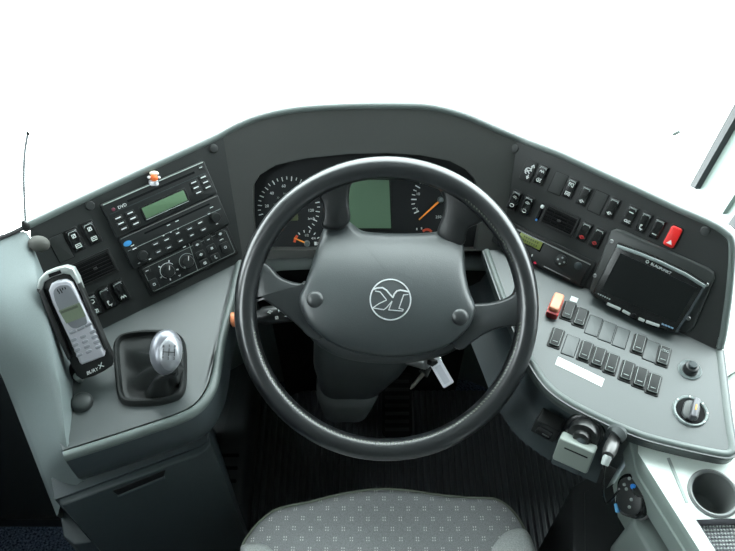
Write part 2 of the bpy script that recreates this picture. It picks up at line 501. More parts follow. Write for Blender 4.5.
# ------------------------------------------------------------------ small controls
def sw_icons(kind):
    L = {
        'arcs': [arc(.8, 20, 160, 6, 0, -.5), arc(.4, 20, 160, 5, 0, -.6)],
        'bus': [[(-.8, -.5), (.8, -.5), (.8, .6), (-.8, .6), (-.8, -.5)], [(-.8, .1), (.8, .1)]],
        'frame': [[(-.8, -.6), (-.8, .6), (.8, .6), (.8, -.6)], [(-.3, -.6), (-.3, .1), (.3, .1), (.3, -.6)]],
        'wave': [[(-.8, -.4), (-.4, .4), (0, -.4), (.4, .4), (.8, -.4)], [(-.8, .1), (.8, .1)]],
        'lamp': [arc(.7, 90, 270, 6, 0, 0), [(0, -.7), (0, .7)], [(.3, .5), (.9, .6)], [(.3, 0), (.9, 0)], [(.3, -.5), (.9, -.6)]],
        'fan': [arc(.5, 0, 300, 8, 0, 0), [(-.9, 0), (.9, 0)]],
        'line': [[(-.7, 0), (.7, 0)]],
        'eco': [arc(.4, 40, 320, 6, -.6, 0), [(-.1, .4), (-.1, -.4), (.2, -.4)], arc(.4, 40, 320, 6, .7, 0)],
        'box': [[(-.5, -.5), (.5, -.5), (.5, .5), (-.5, .5), (-.5, -.5)], [(-.5, -.5), (.5, .5)]],
        'ring': [arc(.6, 0, 360, 10, 0, 0), [(-.3, -.2), (.3, .3)], [(-.9, 0), (-.7, 0)], [(.7, 0), (.9, 0)]],
        'seat': [[(-.5, .8), (-.3, -.4), (.6, -.4)], [(.2, -.4), (.2, -.9)], arc(.25, 0, 360, 6, -.2, .9)],
        'swoop': [arc(.8, 30, 150, 6, 0, -.2), arc(.8, 210, 330, 6, 0, .2)],
        'arrow': [[(-.8, 0), (.8, 0)], [(.3, .4), (.8, 0), (.3, -.4)]],
    }
    return L[kind]

M_ROCK = mat('rocker_gloss_black', (.011, .012, .012), .2, spec=.7)
M_ROCKD = mat('rocker_dark_grey', (.013, .015, .015), .3, spec=.25)
M_EDGE_GLINT = mat('rocker_edge_highlight', (.20, .23, .22), .3, spec=.6)  # colour of the gloss highlight painted round the desk rockers
def rocker(M, label, icons=(None, None), w=.0195, h=.0365, desk_style=False, ic_mat=None, group='rocker switches'):
    t = thing('rocker_switch', label, 'switch', M, group)
    bm = new(); rbox(bm, w, h, -.001, .0016, .003, .0008); obj('switch_bezel', bm, M_BLACK, t)
    # rocker: upper half proud, lower half dished
    bm = new()
    ww, hh = w * .80, h * .88
    out = rrect(ww, hh, .0028)
    def zt(y, base): return base + (.0018 * (y / (hh / 2)) if not desk_style else .0012 * (y / (hh / 2)))
    rs = [[Vector((x, y, 0)) for x, y in out]]
    for ins, z in ((0, .0042), (.0004, .0052), (.0014, .0060), (.0024, .0061)):
        o = offset(out, ins)
        rs.append([Vector((x, y, zt(y, z))) for x, y in o])
    rings(bm, rs); obj('rocker', bm, M_ROCKD if desk_style else M_ROCK, t, sharp=60)
    bm = new()
    if desk_style:
        o1 = offset(out, .0012); o2 = offset(out, .0019)
        lo = [Vector((x, y, zt(y, .0060))) for x, y in o1]; li = [Vector((x, y, zt(y, .0063))) for x, y in o2]
        rings(bm, [lo, li], False, False)
    else:
        stroke(bm, [[(-ww * .36, hh * .36), (-ww * .30, hh * .435), (ww * .30, hh * .435), (ww * .36, hh * .36)]], .0011, .0074, .0080)
    obj('rocker_highlight', bm, M_EDGE_GLINT if desk_style else M_PALE, t)  # painted highlight: ring on desk rockers, bar on panel rockers
    for k, ic in zip((.22, -.27), icons):
        if not ic: continue
        bm = new(); s = w * .24
        stroke(bm, sw_icons(ic), .0010, zt(hh * k, .0062) - .0008, zt(hh * k, .0062) + .0007, T((0, hh * k, 0)), s, s)
        obj('icon', bm, ic_mat or M_WHITE, t)
    return t

G1 = 'rocker switches on the radio side panel'
rocker(at(LP, 75.5, 240), 'black rocker switch with bus icon, between the left blank plate and its twin', ('box', 'bus'), .0215, .040, group=G1)
rocker(at(LP, 91.2, 232.8), 'black rocker switch with bus icon above the left vent, the one nearer the radio', ('box', 'bus'), .0215, .040, group=G1)
rocker(at(LP, 93.5, 305), 'black rocker switch below the left vent, half hidden behind the phone holder', ('swoop', 'box'), .0215, .040, group=G1)
rocker(at(LP, 106.8, 298), 'black rocker switch below the left vent, middle of the row of three', (None, 'seat'), .0215, .040, group=G1)
rocker(at(LP, 120.3, 291), 'black rocker switch below the left vent, last of the row and nearest the radio', (None, 'wave'), .0215, .040, group=G1)
G2 = 'rocker switches on the panel above the monitor'
rocker(at(RP, 541.3, 175), 'black rocker switch in the upper right row, beside the round white symbol plate', ('wave', 'lamp'), group=G2)
rocker(at(RP, 570.3, 188.5), 'black rocker switch with two comb-like icons, just right of the first upper blank plate', ('frame', 'frame'), group=G2)
rocker(at(RP, 584.2, 196), 'black rocker switch with low white icon, just left of the second upper blank plate', (None, 'fan'), group=G2)
rocker(at(RP, 612, 208), 'black rocker switch with low white icon, just right of the second upper blank plate', (None, 'fan'), group=G2)
rocker(at(RP, 630, 216), 'black rocker switch with two white icons, third left of the red hazard switch', ('line', 'eco'), group=G2)
rocker(at(RP, 643.7, 222.5), 'black rocker switch with white seat icon, second left of the red hazard switch', (None, 'seat'), group=G2)
rocker(at(RP, 657, 229), 'black rocker switch directly left of the red hazard switch', (None, 'line'), group=G2)
rocker(at(RP, 514.7, 200.3), 'black rocker switch with white arcs, lower row, nearest the steering wheel rim', ('arcs', 'swoop'), group=G2)
rocker(at(RP, 527, 206), 'black rocker switch with white arcs, lower row, left beside the right air vent', ('arcs', 'swoop'), group=G2)
rocker(at(RP, 584.5, 232), 'black rocker switch with red symbol, right beside the right air vent', (None, 'ring'), ic_mat=M_REDP, group=G2)
rocker(at(RP, 597.2, 238), 'black rocker switch with red symbol, beside the upper left corner of the monitor', (None, 'ring'), ic_mat=M_REDP, group=G2)
G3 = 'pale-edged rocker switches on the right desk'
DR = 7
def drock(u, v, label, top=None): rocker(at(RD, u, v, DR), label, (top, 'line'), .0218, .0395, True, M_PALE, G3)
drock(568, 311.6, 'highlight-edged rocker switch on the desk, directly right of the red and peach covered switch')
drock(580.3, 318, 'highlight-edged rocker switch on the desk, left of the three grey blank plates')
drock(638.5, 345, 'highlight-edged rocker switch alone below the monitor, right of the three blanks')
drock(663, 356.8, 'highlight-edged rocker switch with round icon on the desk, nearest the small round push knob', 'eco')
drock(556, 338.6, 'highlight-edged rocker switch on the desk nearest the wheel, below the peach cover')
drock(585, 352, 'highlight-edged rocker switch above the white paper strip, first of the left trio')
drock(598, 358, 'highlight-edged rocker switch above the white paper strip, middle of the left trio')
drock(611, 364.5, 'highlight-edged rocker switch at the right end of the trio above the paper strip')
drock(626.5, 371.8, 'highlight-edged rocker switch on the desk, first of the right trio of the lower row')
drock(640, 378.2, 'highlight-edged rocker switch on the desk, middle of the right trio of the lower row')
drock(653.2, 384.8, 'highlight-edged rocker switch on the desk, last of the lower row, toward the rotary light switch')

# hazard switch
t = thing('hazard_switch', 'bright red hazard warning switch with white triangle on the right panel', 'switch', at(RP, 673, 236.5))
bm = new(); rbox(bm, .021, .038, -.001, .0018, .003, .0008); obj('switch_bezel', bm, M_BLACK, t)
bm = new(); rbox(bm, .018, .034, .001, .0085, .0045, .002); obj('rocker', bm, M_RED, t)
bm = new(); prism(bm, [(-.0045, -.012), (.0045, -.012), (0, -.0045)], .008, .0090); obj('icon', bm, M_WHITE, t)

# symbol plate
t = thing('symbol_plate', 'black plate with round white warning symbol and arrows, top left of the right panel', 'switch', at(RP, 528.6, 171))
bm = new(); rbox(bm, .021, .038, -.001, .0022, .002, .0008); obj('plate', bm, M_BLACK, t)
bm = new(); stroke(bm, [arc(.0055, 20, 250, 8), [(-.004, .002), (.003, -.003)], [(-.004, -.002), (.004, .003)], [(.002, .009), (.005, .013), (.007, .009)], [(.0035, .009), (.0035, .006)], [(.001, -.009), (.003, -.0125), (.005, -.009)], [(.003, -.009), (.003, -.006)]], .0017, .002, .0027)
obj('icon', bm, M_WHITE, t)

# covered switch (peach cover, red body)
t = thing('covered_switch', 'red switch under a peach flip cover at the left end of the desk switches', 'switch', at(RD, 554.2, 309, DR - 2))
bm = new(); rbox(bm, .0195, .040, -.001, .010, .003, .001); obj('switch_body', bm, M_RED, t)
bm = new(); rbox(bm, .0175, .036, .008, .020, .004, .003, y=.003); obj('flip_cover', bm, M_PEACH, t)
bm = new(); rbox(bm, .016, .006, .0, .013, .002, .001, y=-.018); obj('hinge', bm, mat('dark_red_plastic', (.30, .02, .02), .4), t)
# stickers
bm = new(); rbox(bm, .0125, .0105, 0, .0006, .0005, .0002); o = obj('sticker', bm, M_WHITE, M=at(RD, 574, 299.5, 4)); tag(o, 'small square white sticker above the first desk switch', 'sticker')
st = at(RD, 579.5, 371.5)
pts = xy(st, [(558, 356.5), (604.5, 379), (601.5, 387), (555, 364.5)])
bm = new(); prism(bm, pts[::-1], 0, .0006); o = obj('paper_strip', bm, M_WHITE, M=st); tag(o, 'long blank white paper strip stuck below the desk switches', 'label strip')

# push knob
t = thing('push_knob', 'small grey round push knob in a ring on the right desk', 'knob', at(RD, 689.8, 370))
bm = new(); lathe(bm, [(.0185, -.001), (.0185, .0012), (.0172, .0022), (.0155, .0016), (.0135, .0006)], 32); obj('ring', bm, mat('grey_ring_plastic', (.15, .18, .178), .35), t)
bm = new(); lathe(bm, [(.0135, .0), (.0115, .001), (.0108, .010), (.0098, .0125), (.006, .0135)], 28, cap0=False); obj('button', bm, M_BTN, t)
bm = new(); lathe(bm, [(.0068, .0128), (.0068, .0165), (.0055, .0178), (.002, .0182)], 24); obj('button_cap', bm, M_SKIRT, t)
# light switch
t = thing('light_switch', 'rotary light switch with silver grip bar in a pale ring on the right desk', 'knob', at(RD, 690.3, 411.5))
bm = new(); lathe(bm, [(.0265, -.001), (.0265, .0015), (.025, .0035), (.0225, .003), (.0215, -.0002)], 40); obj('ring', bm, mat('pale_ring_plastic', (.22, .26, .255), .35), t)
bm = new()
for a in (60, 110, 20, -20, 160): stroke(bm, [[(.0232 * cos(radians(a)), .0232 * sin(radians(a))), (.0250 * cos(radians(a)), .0250 * sin(radians(a)))]], .002, .003, .004)
obj('position_mark', bm, M_WHITE, t)
bm = new(); lathe(bm, [(.0213, .0004), (.0208, .0010), (.019, .0012)], 32); obj('well', bm, M_MATT, t)
bm = new(); rbox(bm, .024, .034, .001, .006, .010, .002, M=RZ(6)); obj('dial', bm, mat('dial_grey', (.07, .075, .075), .4), t)
bm = new(); rbox(bm, .0095, .035, .003, .017, .003, .002, M=T((.003, 0, 0)) @ RZ(6)); obj('grip_bar', bm, mat('grip_grey', (.11, .11, .12), .35, metal=.3), t)
bm = new(); rbox(bm, .0022, .010, .0165, .0176, .0005, .0002, M=T((.003, 0, 0)) @ RZ(6)); obj('pointer', bm, M_NEEDLE, t)

# air vents
M_SLAT = mat('vent_slat_black', (.003, .0033, .0035), .6, spec=.2)
def vent(M, w, h, label, slider, nx, ny):
    t = thing('air_vent', label, 'air vent', M, 'air vents')
    bm = new()
    o = rrect(w, h, .002); i = rrect(w - .008, h - .008, .001)
    rings(bm, [[Vector((x, y, -.001)) for x, y in o], [Vector((x, y, .003)) for x, y in o], [Vector((x, y, .0035)) for x, y in offset(o, .001)],
               [Vector((x, y, .003)) for x, y in i], [Vector((x, y, .0005)) for x, y in i]], True, False); obj('vent_frame', bm, M_BLACK, t)
    bm = new(); rbox(bm, w - .008, h - .008, .0002, .0006, .001, 0); obj('duct', bm, M_MATT, t)
    for k in range(ny):
        bm = new(); y = -h / 2 + .004 + (h - .008) * (k + .5) / ny
        b = new(); rbox(bm, w - .0085, .0024, .0008, .0032, .0004, .0003, y=y); b.free(); obj('slat', bm, M_SLAT, t)
    for k in range(nx):
        bm = new(); x = -w / 2 + .004 + (w - .008) * (k + 1) / (nx + 1)
        rbox(bm, .0012, h - .009, .0006, .0026, .0003, .0002, x=x); obj('fin', bm, M_SLAT, t)
    if slider:
        bm = new(); rbox(bm, .006, .0035, .003, .007, .001, .0006); obj('slat_tab', bm, M_BTN, t)
    return t
vent(at(LP, 95, 268), .064, .042, 'rectangular black air vent on the left panel beside the phone holder', True, 0, 6)
v2 = vent(at(RP, 559.5, 220.5), .062, .037, 'rectangular black air vent on the right panel with temperature slider', True, 3, 5)
bm = new(); rbox(bm, .005, .030, -.0005, .002, .002, .0004, x=-.036); obj('slider_track', bm, M_MATT, v2)
bm = new(); rbox(bm, .0055, .006, .001, .006, .002, .001, x=-.036, y=.010); obj('slider', bm, M_WHITE, v2)
bm = new(); rbox(bm, .004, .004, .001, .0032, .0015, .0005, x=-.036, y=-.0155); obj('cold_mark', bm, M_BLUE, v2)

# ------------------------------------------------------------------ radios
def unit_pos(quad, F):
    u = sum(p[0] for p in quad) / 4; v = sum(p[1] for p in quad) / 4
    M = at(F, u, v); c = [loc(M, *p) for p in quad]
    w = ((c[1] - c[0]).length + (c[2] - c[3]).length) / 2; h = ((c[3] - c[0]).length + (c[2] - c[1]).length) / 2
    return M, w, h

def btn(t, x, y, w, h, z, m=M_BTN, mark=True, name='button', r=.001, rot=0, up=.0016):
    bm = new(); rbox(bm, w, h, z - .0005, z + up, r, .0006, x=x, y=y, rot=rot); b = obj(name, bm, m, t)
    if mark:
        bm = new(); rbox(bm, w * .62, h * .26, z + up - .0002, z + up + .0003, .0003, 0, x=x, y=y + h * .05, rot=rot); obj('button_mark', bm, M_WHITE, b)
    return b

M1, w1, h1 = unit_pos([(102, 206), (203, 158), (217, 191.5), (118, 238)], LP)
t = thing('car_dvd_player', 'black player unit with long green display and disc slot, upper of the two', 'radio', M1)
Z = .009
bm = new(); rbox(bm, w1, h1, -.002, Z, .003, .0018); obj('faceplate', bm, M_FACE, t)
def q(u, v, M=None, z=None): return loc(M or M1, u, v, Z if z is None else z)
bm = new(); rbox(bm, w1 - .006, .0016, Z - .0006, Z + .0014, .0006, .0005, y=h1 / 2 - .0016); obj('top_strip', bm, M_PALE, t)  # pale strip painted as the highlight along the player's top edge
a, b = q(128, 202.5), q(194, 171)
bm = new(); rbox(bm, (b - a).length, .0036, Z - .0004, Z + .0002, .001, 0, x=(a.x + b.x) / 2, y=(a.y + b.y) / 2); obj('disc_slot', bm, M_MATT, t)
bm = new(); rbox(bm, w1 - .012, .0010, Z - .0003, Z + .0006, .0004, .0002, y=h1 * .17); obj('trim_line', bm, M_SKIRT, t)
c = q(165, 204.5)
bm = new(); rbox(bm, .081, .0255, Z - .0004, Z + .001, .002, .0006, x=c.x, y=c.y); d = obj('display_frame', bm, M_GLOSS, t)
bm = new(); rbox(bm, .074, .0185, Z, Z + .0014, .001, .0002, x=c.x, y=c.y + .0005); obj('display', bm, M_LCD, d)
bm = new(); rbox(bm, .076, .0010, Z, Z + .0018, .0004, .0002, x=c.x, y=c.y - .0105); obj('display_rim', bm, M_PALE, d)
for u0, v0, u1, v1, u2, v2_ in ((118, 218, 130, 213, 124, 228.5), (193.5, 182.5, 203, 177.2, 198.5, 192.5)):
    p0, p1, p2 = q(u0, v0), q(u1, v1), q(u2, v2_)
    for i in range(3):
        for j in range(2):
            p = p0 + (p1 - p0) * j + (p2 - p0) * (i / 2); btn(t, p.x, p.y, .0145, .0070, Z)
p = q(113.5, 209.5); bm = new(); lathe(bm, [(.003, Z - .0005), (.003, Z + .001), (.002, Z + .0018)], 14, T((p.x, p.y, 0))); obj('power_button', bm, mat('dull_purple_red', (.12, .02, .04), .4), t)
p = q(200.5, 167.5); btn(t, p.x, p.y, .008, .0055, Z, name='eject_button')
p = q(122.5, 206.5); bm = new(); lettering(bm, 'DVD', .0070, T((p.x, p.y + .0006, Z))); obj('logo', bm, M_WHITE, t)
a, b = q(103.5, 204.8), q(121, 196.8)

M2, w2, h2 = unit_pos([(118.6, 238.6), (217.5, 192), (229.5, 224), (134, 268)], LP)
t = thing('car_radio', 'black radio unit with disc slot, two knobs and many small buttons, lower of the two', 'radio', M2)
bm = new(); rbox(bm, w2, h2 - .001, -.002, Z, .003, .0018); obj('faceplate', bm, M_FACE, t)
bm = new(); rbox(bm, w2 - .006, .0012, Z - .0006, Z + .0010, .0005, .0004, y=h2 / 2 - .0022); obj('top_strip', bm, M_STEEL, t)
a, b = q(144.5, 234, M2), q(209.5, 203.5, M2)
bm = new(); rbox(bm, (b - a).length, .0030, Z - .0004, Z + .0002, .001, 0, x=(a.x + b.x) / 2, y=(a.y + b.y) / 2); obj('disc_slot', bm, M_MATT, t)
bm = new(); rbox(bm, w2 - .010, .0007, Z - .0003, Z + .0004, .0003, .0001, y=.0035); obj('trim_line', bm, M_PALE, t)
for (u, v) in ((142.7, 255.2), (215.3, 217.2)):
    p = q(u, v, M2); bm = new(); lathe(bm, [(.0085, Z - .0005), (.0082, Z + .006), (.0072, Z + .0075), (.003, Z + .0078)], 22, T((p.x, p.y, 0))); obj('knob', bm, M_BTN, t)
p = q(127.5, 243.5, M2); bm = new(); lathe(bm, [(.0055, Z - .0005), (.0055, Z + .0008), (.004, Z + .0012)], 20, T((p.x, p.y, 0)) @ Matrix.Diagonal((1.25, .8, 1, 1))); obj('logo', bm, mat('blue_print', (.05, .28, .62), .4), t)
for (u, v, s) in ((134.5, 248.6, .011), (155.5, 244, .012), (166.5, 239.7, .012), (177.5, 233.2, .009), (189.5, 228.8, .012), (200, 222.6, .012),
                  (158.5, 251.8, .010), (169, 247.5, .011), (180.5, 240.8, .010), (191.7, 235.2, .010), (203.5, 229.5, .011), (208.8, 213.8, .008)):
    p = q(u, v, M2); btn(t, p.x, p.y, s, .0058, Z)
bm = new()
for (u, v, s) in ((163.5, 235.6, .003), (170.8, 232, .003), (178, 228.7, .003), (150, 259, .004), (139, 263.2, .004), (184.5, 246.8, .005), (168.5, 225, .006), (177, 221, .006), (211.5, 207.3, .006), (217, 223.8, .004), (132.5, 245.5, .006)):
    p = q(u, v, M2); rbox(bm, s, .0014, Z - .0002, Z + .0003, .0003, 0, x=p.x, y=p.y)
obj('printed_marks', bm, M_WHITE, t)

M3, w3, h3 = unit_pos([(140, 267.5), (228, 228), (233.5, 250), (155.5, 294.5)], LP)
t = thing('climate_control', 'black heating control panel with two round dials and keys below the radio', 'control panel', M3)
Z3 = .005
bm = new(); rbox(bm, w3 + .008, h3 + .008, -.002, Z3 - .001, .003, .001); obj('surround', bm, M_BLACK, t)
bm = new(); rbox(bm, w3, h3, -.002, Z3, .004, .001); obj('faceplate', bm, M_FACE, t)
bm = new(); o = rrect(w3 - .004, h3 - .004, .003); stroke(bm, [o + o[:1]], .0006, Z3 - .0002, Z3 + .0003)
def q3(u, v): return loc(M3, u, v, Z3)
a, b = q3(189, 243.5), q3(197.5, 270); stroke(bm, [[(a.x, a.y), (b.x, b.y)]], .0006, Z3 - .0002, Z3 + .0003)
obj('outline', bm, M_PALE, t)
for (u, v, r, k) in ((168, 270.5, .0105, 1), (187, 261, .0105, 0)):
    p = q3(u, v); bm = new(); lathe(bm, [(r, Z3 - .0005), (r * .96, Z3 + .008), (r * .85, Z3 + .010), (r * .4, Z3 + .0102)], 26, T((p.x, p.y, 0))); kb = obj('dial', bm, M_BTN, t)
    bm = new(); rbox(bm, .0012, r * .7, Z3 + .0098, Z3 + .0106, .0004, 0, x=p.x + r * .25, y=p.y + r * .55, rot=-25); obj('pointer', bm, M_WHITE, kb)
    bm = new(); stroke(bm, [arc(r * 1.25, 30, 235, 14, p.x, p.y)], .0009, Z3 - .0002, Z3 + .0004)
    if k:
        for a_ in (200, 130, 60, 260, -20): stroke(bm, [[(p.x + r * 1.4 * cos(radians(a_)), p.y + r * 1.4 * sin(radians(a_))), (p.x + r * 1.62 * cos(radians(a_)), p.y + r * 1.62 * sin(radians(a_)))]], .002, Z3 - .0002, Z3 + .0004)
    obj('dial_scale', bm, M_WHITE if k else M_PALE, t)
def key(u, v, w, h, ic):
    p = q3(u, v); bm = new(); rbox(bm, w, h, Z3 - .0005, Z3 + .0022, .0022, .0008, x=p.x, y=p.y); kb = obj('key', bm, M_BTN, t)
    bm = new(); stroke(bm, sw_icons(ic), .0010, Z3 + .0018, Z3 + .0026, T((p.x, p.y, 0)), .0030); obj('icon', bm, M_WHITE, kb)
for u, v, ic in ((197, 244.5, 'fan'), (208, 239.3, 'line'), (200.7, 254.3, 'ring'), (211.5, 248, 'box'), (204.5, 262.8, 'lamp'), (215.5, 257.2, 'seat')):
    key(u, v, .0150, .0125, ic)
key(220, 233.7, .0155, .011, 'ring'); key(225, 247, .0150, .017, 'swoop'); key(146.8, 270.5, .012, .010, 'line'); key(154, 284, .0145, .018, 'swoop')
bm = new()
for u, v in ((179.5, 275.5), (174.5, 273.3), (185, 267)):
    p = q3(u, v); stroke(bm, [[(p.x - .0016, p.y + .001), (p.x, p.y - .001), (p.x + .0016, p.y + .001)]], .001, Z3 - .0002, Z3 + .0003)
p = q3(221.5, 239.5); stroke(bm, sw_icons('wave'), .0008, Z3 - .0002, Z3 + .0003, T((p.x, p.y, 0)), .004, .0018)
obj('printed_marks', bm, M_WHITE, t)

# tiny trinket on top of the upper player
tm = LP @ T(M1.inverted().inverted().to_translation() * 0)
p = loc(LP, 153.5, 181, .004)
t = thing('trinket', 'tiny orange and white figurine standing on top of the upper player unit', 'figurine', LP @ T(p) @ RZ(-24))
bm = new(); rbox(bm, .014, .010, -.004, .006, .003, .002, y=-.003); rbox(bm, .005, .006, -.002, .009, .002, .001, x=-.004, y=-.004); rbox(bm, .005, .006, -.002, .009, .002, .001, x=.004, y=-.004); obj('base', bm, mat('white_resin', (.70, .70, .74), .4), t)
bm = new(); lathe(bm, [(.002, -.006), (.0058, -.003), (.0066, .001), (.0052, .0055), (.002, .0075)], 16, T((0, .0055, .003))); obj('body', bm, M_ORANGE, t)
bm = new(); lathe(bm, [(.002, -.006), (.0068, -.002), (.0062, .003), (.002, .006)], 16, T((.001, .0125, .002)) @ Matrix.Diagonal((1.1, .6, 1, 1))); obj('cap', bm, mat('cream_resin', (.80, .72, .58), .4), t)
bm = new()
for s in (-1, 1): lathe(bm, [(.001, -.003), (.0026, -.001), (.0026, .001), (.001, .003)], 10, T((s * .0078, .006, .004)))
obj('arm', bm, mat('white_resin', (.7, .7, .7), .4), t)

# ------------------------------------------------------------------ tachograph
M4 = at(RP, 540.5, 251.5)
t = thing('tachograph', 'slim black recorder unit with small olive display and round keypad above the right desk', 'tachograph', M4)
Zt = .010
bm = new(); rbox(bm, .186, .050, -.002, .004, .003, .001); obj('surround', bm, M_BLACK, t)
bm = new(); rbox(bm, .172, .040, -.002, Zt, .002, .0015); obj('faceplate', bm, M_FACE, t)
def q4(u, v): return loc(M4, u, v, Zt)
bm = new(); rbox(bm, .174, .0013, Zt - .001, Zt + .0008, .0005, .0004, y=.0195); obj('top_strip', bm, M_STEEL, t)
a, b = q4(551.5, 246.5), q4(581.5, 260.5); bm = new(); rbox(bm, (b - a).length, .0015, Zt - .0003, Zt + .0006, .0005, .0003, x=(a.x + b.x) / 2, y=(a.y + b.y) / 2); obj('highlight_strip', bm, M_PALE, t)
c = q4(530, 241.5); bm = new(); rbox(bm, .047, .019, Zt - .0006, Zt + .0004, .001, .0003, x=c.x, y=c.y); d = obj('display_frame', bm, M_GLOSS, t)
bm = new(); rbox(bm, .042, .0145, Zt, Zt + .0008, .0006, .0002, x=c.x, y=c.y + .0008); obj('display', bm, M_LCD2, d)
bm = new()
for i in range(2):
    for j in range(7): rbox(bm, .0026, .0034, Zt + .0006, Zt + .0010, .0002, 0, x=c.x - .012 + j * .0042, y=c.y + .004 - i * .0062)
obj('display_text', bm, mat('dark_lcd_segments', (.07, .09, .02), .4), d)
c = q4(561.3, 260.6); bm = new(); lathe(bm, [(.0105, Zt - .0005), (.0105, Zt + .001), (.009, Zt + .0018)], 26, T((c.x, c.y, 0))); d = obj('keypad', bm, M_BTN, t)
for a_ in (90, 0, 180, 270):
    bm = new(); rbox(bm, .0032, .0030, Zt + .0015, Zt + .0026, .001, .0003, x=c.x + .0058 * cos(radians(a_)), y=c.y + .0058 * sin(radians(a_))); obj('key', bm, M_PALE, d)
c = q4(578.3, 265.8); bm = new(); lathe(bm, [(.0065, Zt - .0005), (.0065, Zt + .0035), (.005, Zt + .0045)], 22, T((c.x, c.y, 0))); obj('button', bm, M_SKIRT, t)
c = q4(535, 262.5); bm = new(); lathe(bm, [(.0032, Zt - .012), (.0032, Zt - .002), (.002, Zt)], 14, T((c.x, c.y, 0))); obj('warning_light', bm, mat('red_lamp', (.9, .03, .10), .3, emit=((1, .03, .1), .25)), t)
c = q4(532, 255.5); bm = new(); rbox(bm, .0022, .004, Zt - .0005, Zt + .0006, .0005, .0002, x=c.x, y=c.y); obj('icon', bm, M_WHITE, t)
a, b = q4(543.5, 266.5), q4(570.5, 279); bm = new(); rbox(bm, (b - a).length, .0014, Zt - .001, Zt + .0004, .0005, .0003, x=(a.x + b.x) / 2, y=(a.y + b.y) / 2); obj('lower_strip', bm, M_STEEL, t)

# ------------------------------------------------------------------ monitor
M5 = at(RP, 652, 280)
t = thing('monitor', 'small flat black screen in silver-edged case set into the right panel', 'monitor', M5)
mp = xy(M5, [(611, 231), (616, 229), (624, 231), (708, 268), (714, 272.5), (714.5, 279), (694, 327), (688, 333), (680, 331), (596, 297.5), (590.5, 293), (590.5, 286)], .005)
bm = new(); prism(bm, mp[::-1], -.001, .007, .003); obj('mounting_plate', bm, mat('mount_grey_black', (.03, .034, .033), .4), t)
for u, v in ((611.6, 241.5), (594.8, 275.8), (706.7, 284.8), (688.5, 318.5)):
    p = loc(M5, u, v, .008); bm = new(); lathe(bm, [(.0035, .006), (.0035, .008), (.0025, .0092), (.001, .0086)], 14, T((p.x, p.y, 0))); obj('screw', bm, M_STEEL, t)
ZM = .024
body_px = [(617, 244), (640, 252), (662, 261), (686, 272.5), (706.5, 285), (692, 309.5), (677, 333), (655, 328), (633, 319.5), (612, 308), (592, 293.5), (604, 270)]
bp_ = xy(M5, body_px, ZM)
bm = new(); prism(bm, bp_[::-1], .006, ZM, .0025); obj('case', bm, M_GLOSS, t)
bm = new()
rim = xy(M5, [(617.5, 244.5), (640, 252.3), (662, 261.5), (686, 273), (706, 285.5), (704.5, 288.3), (685, 276), (661.5, 264.6), (638.8, 255.2), (616.5, 247.6)], ZM)
prism(bm, rim[::-1], ZM - .004, ZM + .002, .001); obj('top_rim', bm, mat('silver_grey_rim', (.21, .25, .245), .35, metal=.2), t)
bm = new(); rm = xy(M5, [(706.5, 285), (692, 309.5), (677, 333), (675, 331.7), (690, 308.5), (704.3, 284.3)], ZM); prism(bm, rm[::-1], ZM - .004, ZM + .001); obj('side_rim', bm, M_SKIRT, t)
sc = xy(M5, [(620.5, 253), (697, 288), (676, 322.5), (601, 291)], ZM)
bm = new(); prism(bm, sc[::-1], ZM - .001, ZM + .0006); obj('screen', bm, M_SCREEN, t)
bm = new(); p = loc(M5, 661, 268.6, ZM); lettering(bm, 'BLAUPUNKT', .0060, T((p.x, p.y, ZM + .0006)) @ RZ(-1.5), .0003); stroke(bm, [arc(.0022, 0, 360, 8, p.x - .0232, p.y + .0010)], .0009, ZM + .0006, ZM + .0012); obj('lettering', bm, M_WHITE, t)
for (a, b) in (((607, 303.5), (620.5, 309.5)), ((622.5, 310.5), (630, 314.5)), ((638.5, 318.3), (644.5, 321)), ((646, 321.3), (659.5, 326))):
    pa, pb = loc(M5, *a, ZM), loc(M5, *b, ZM); an = math.degrees(math.atan2(pb.y - pa.y, pb.x - pa.x))
    bm = new(); rbox(bm, (pb - pa).length, .0048, ZM - .002, ZM + .002, .0015, .0008, x=(pa.x + pb.x) / 2, y=(pa.y + pb.y) / 2, rot=an); obj('button', bm, mat('pale_grey_button', (.42, .45, .44), .4), t)
p = loc(M5, 634, 315.5, ZM); bm = new(); lathe(bm, [(.004, ZM - .002), (.004, ZM + .002), (.003, ZM + .003)], 16, T((p.x, p.y, 0))); obj('joystick', bm, M_MATT, t)
bm = new()
for i in range(6):
    p = loc(M5, 598.5 + i * 2.2, 293.8 + i * 1.05, ZM); rbox(bm, .0026, .0016 + .0006 * (i % 2), ZM, ZM + .0004, .0003, 0, x=p.x, y=p.y)
obj('printed_marks', bm, M_PALE, t)
bm = new()
for i in range(4):
    p = loc(M5, 663 + i * 3, 324.2 + i * 1.2, ZM); rbox(bm, .0042, .0022, ZM, ZM + .0004, .0003, 0, x=p.x, y=p.y)
obj('printed_badge', bm, mat('pale_blue_print', (.22, .36, .50), .5), t)

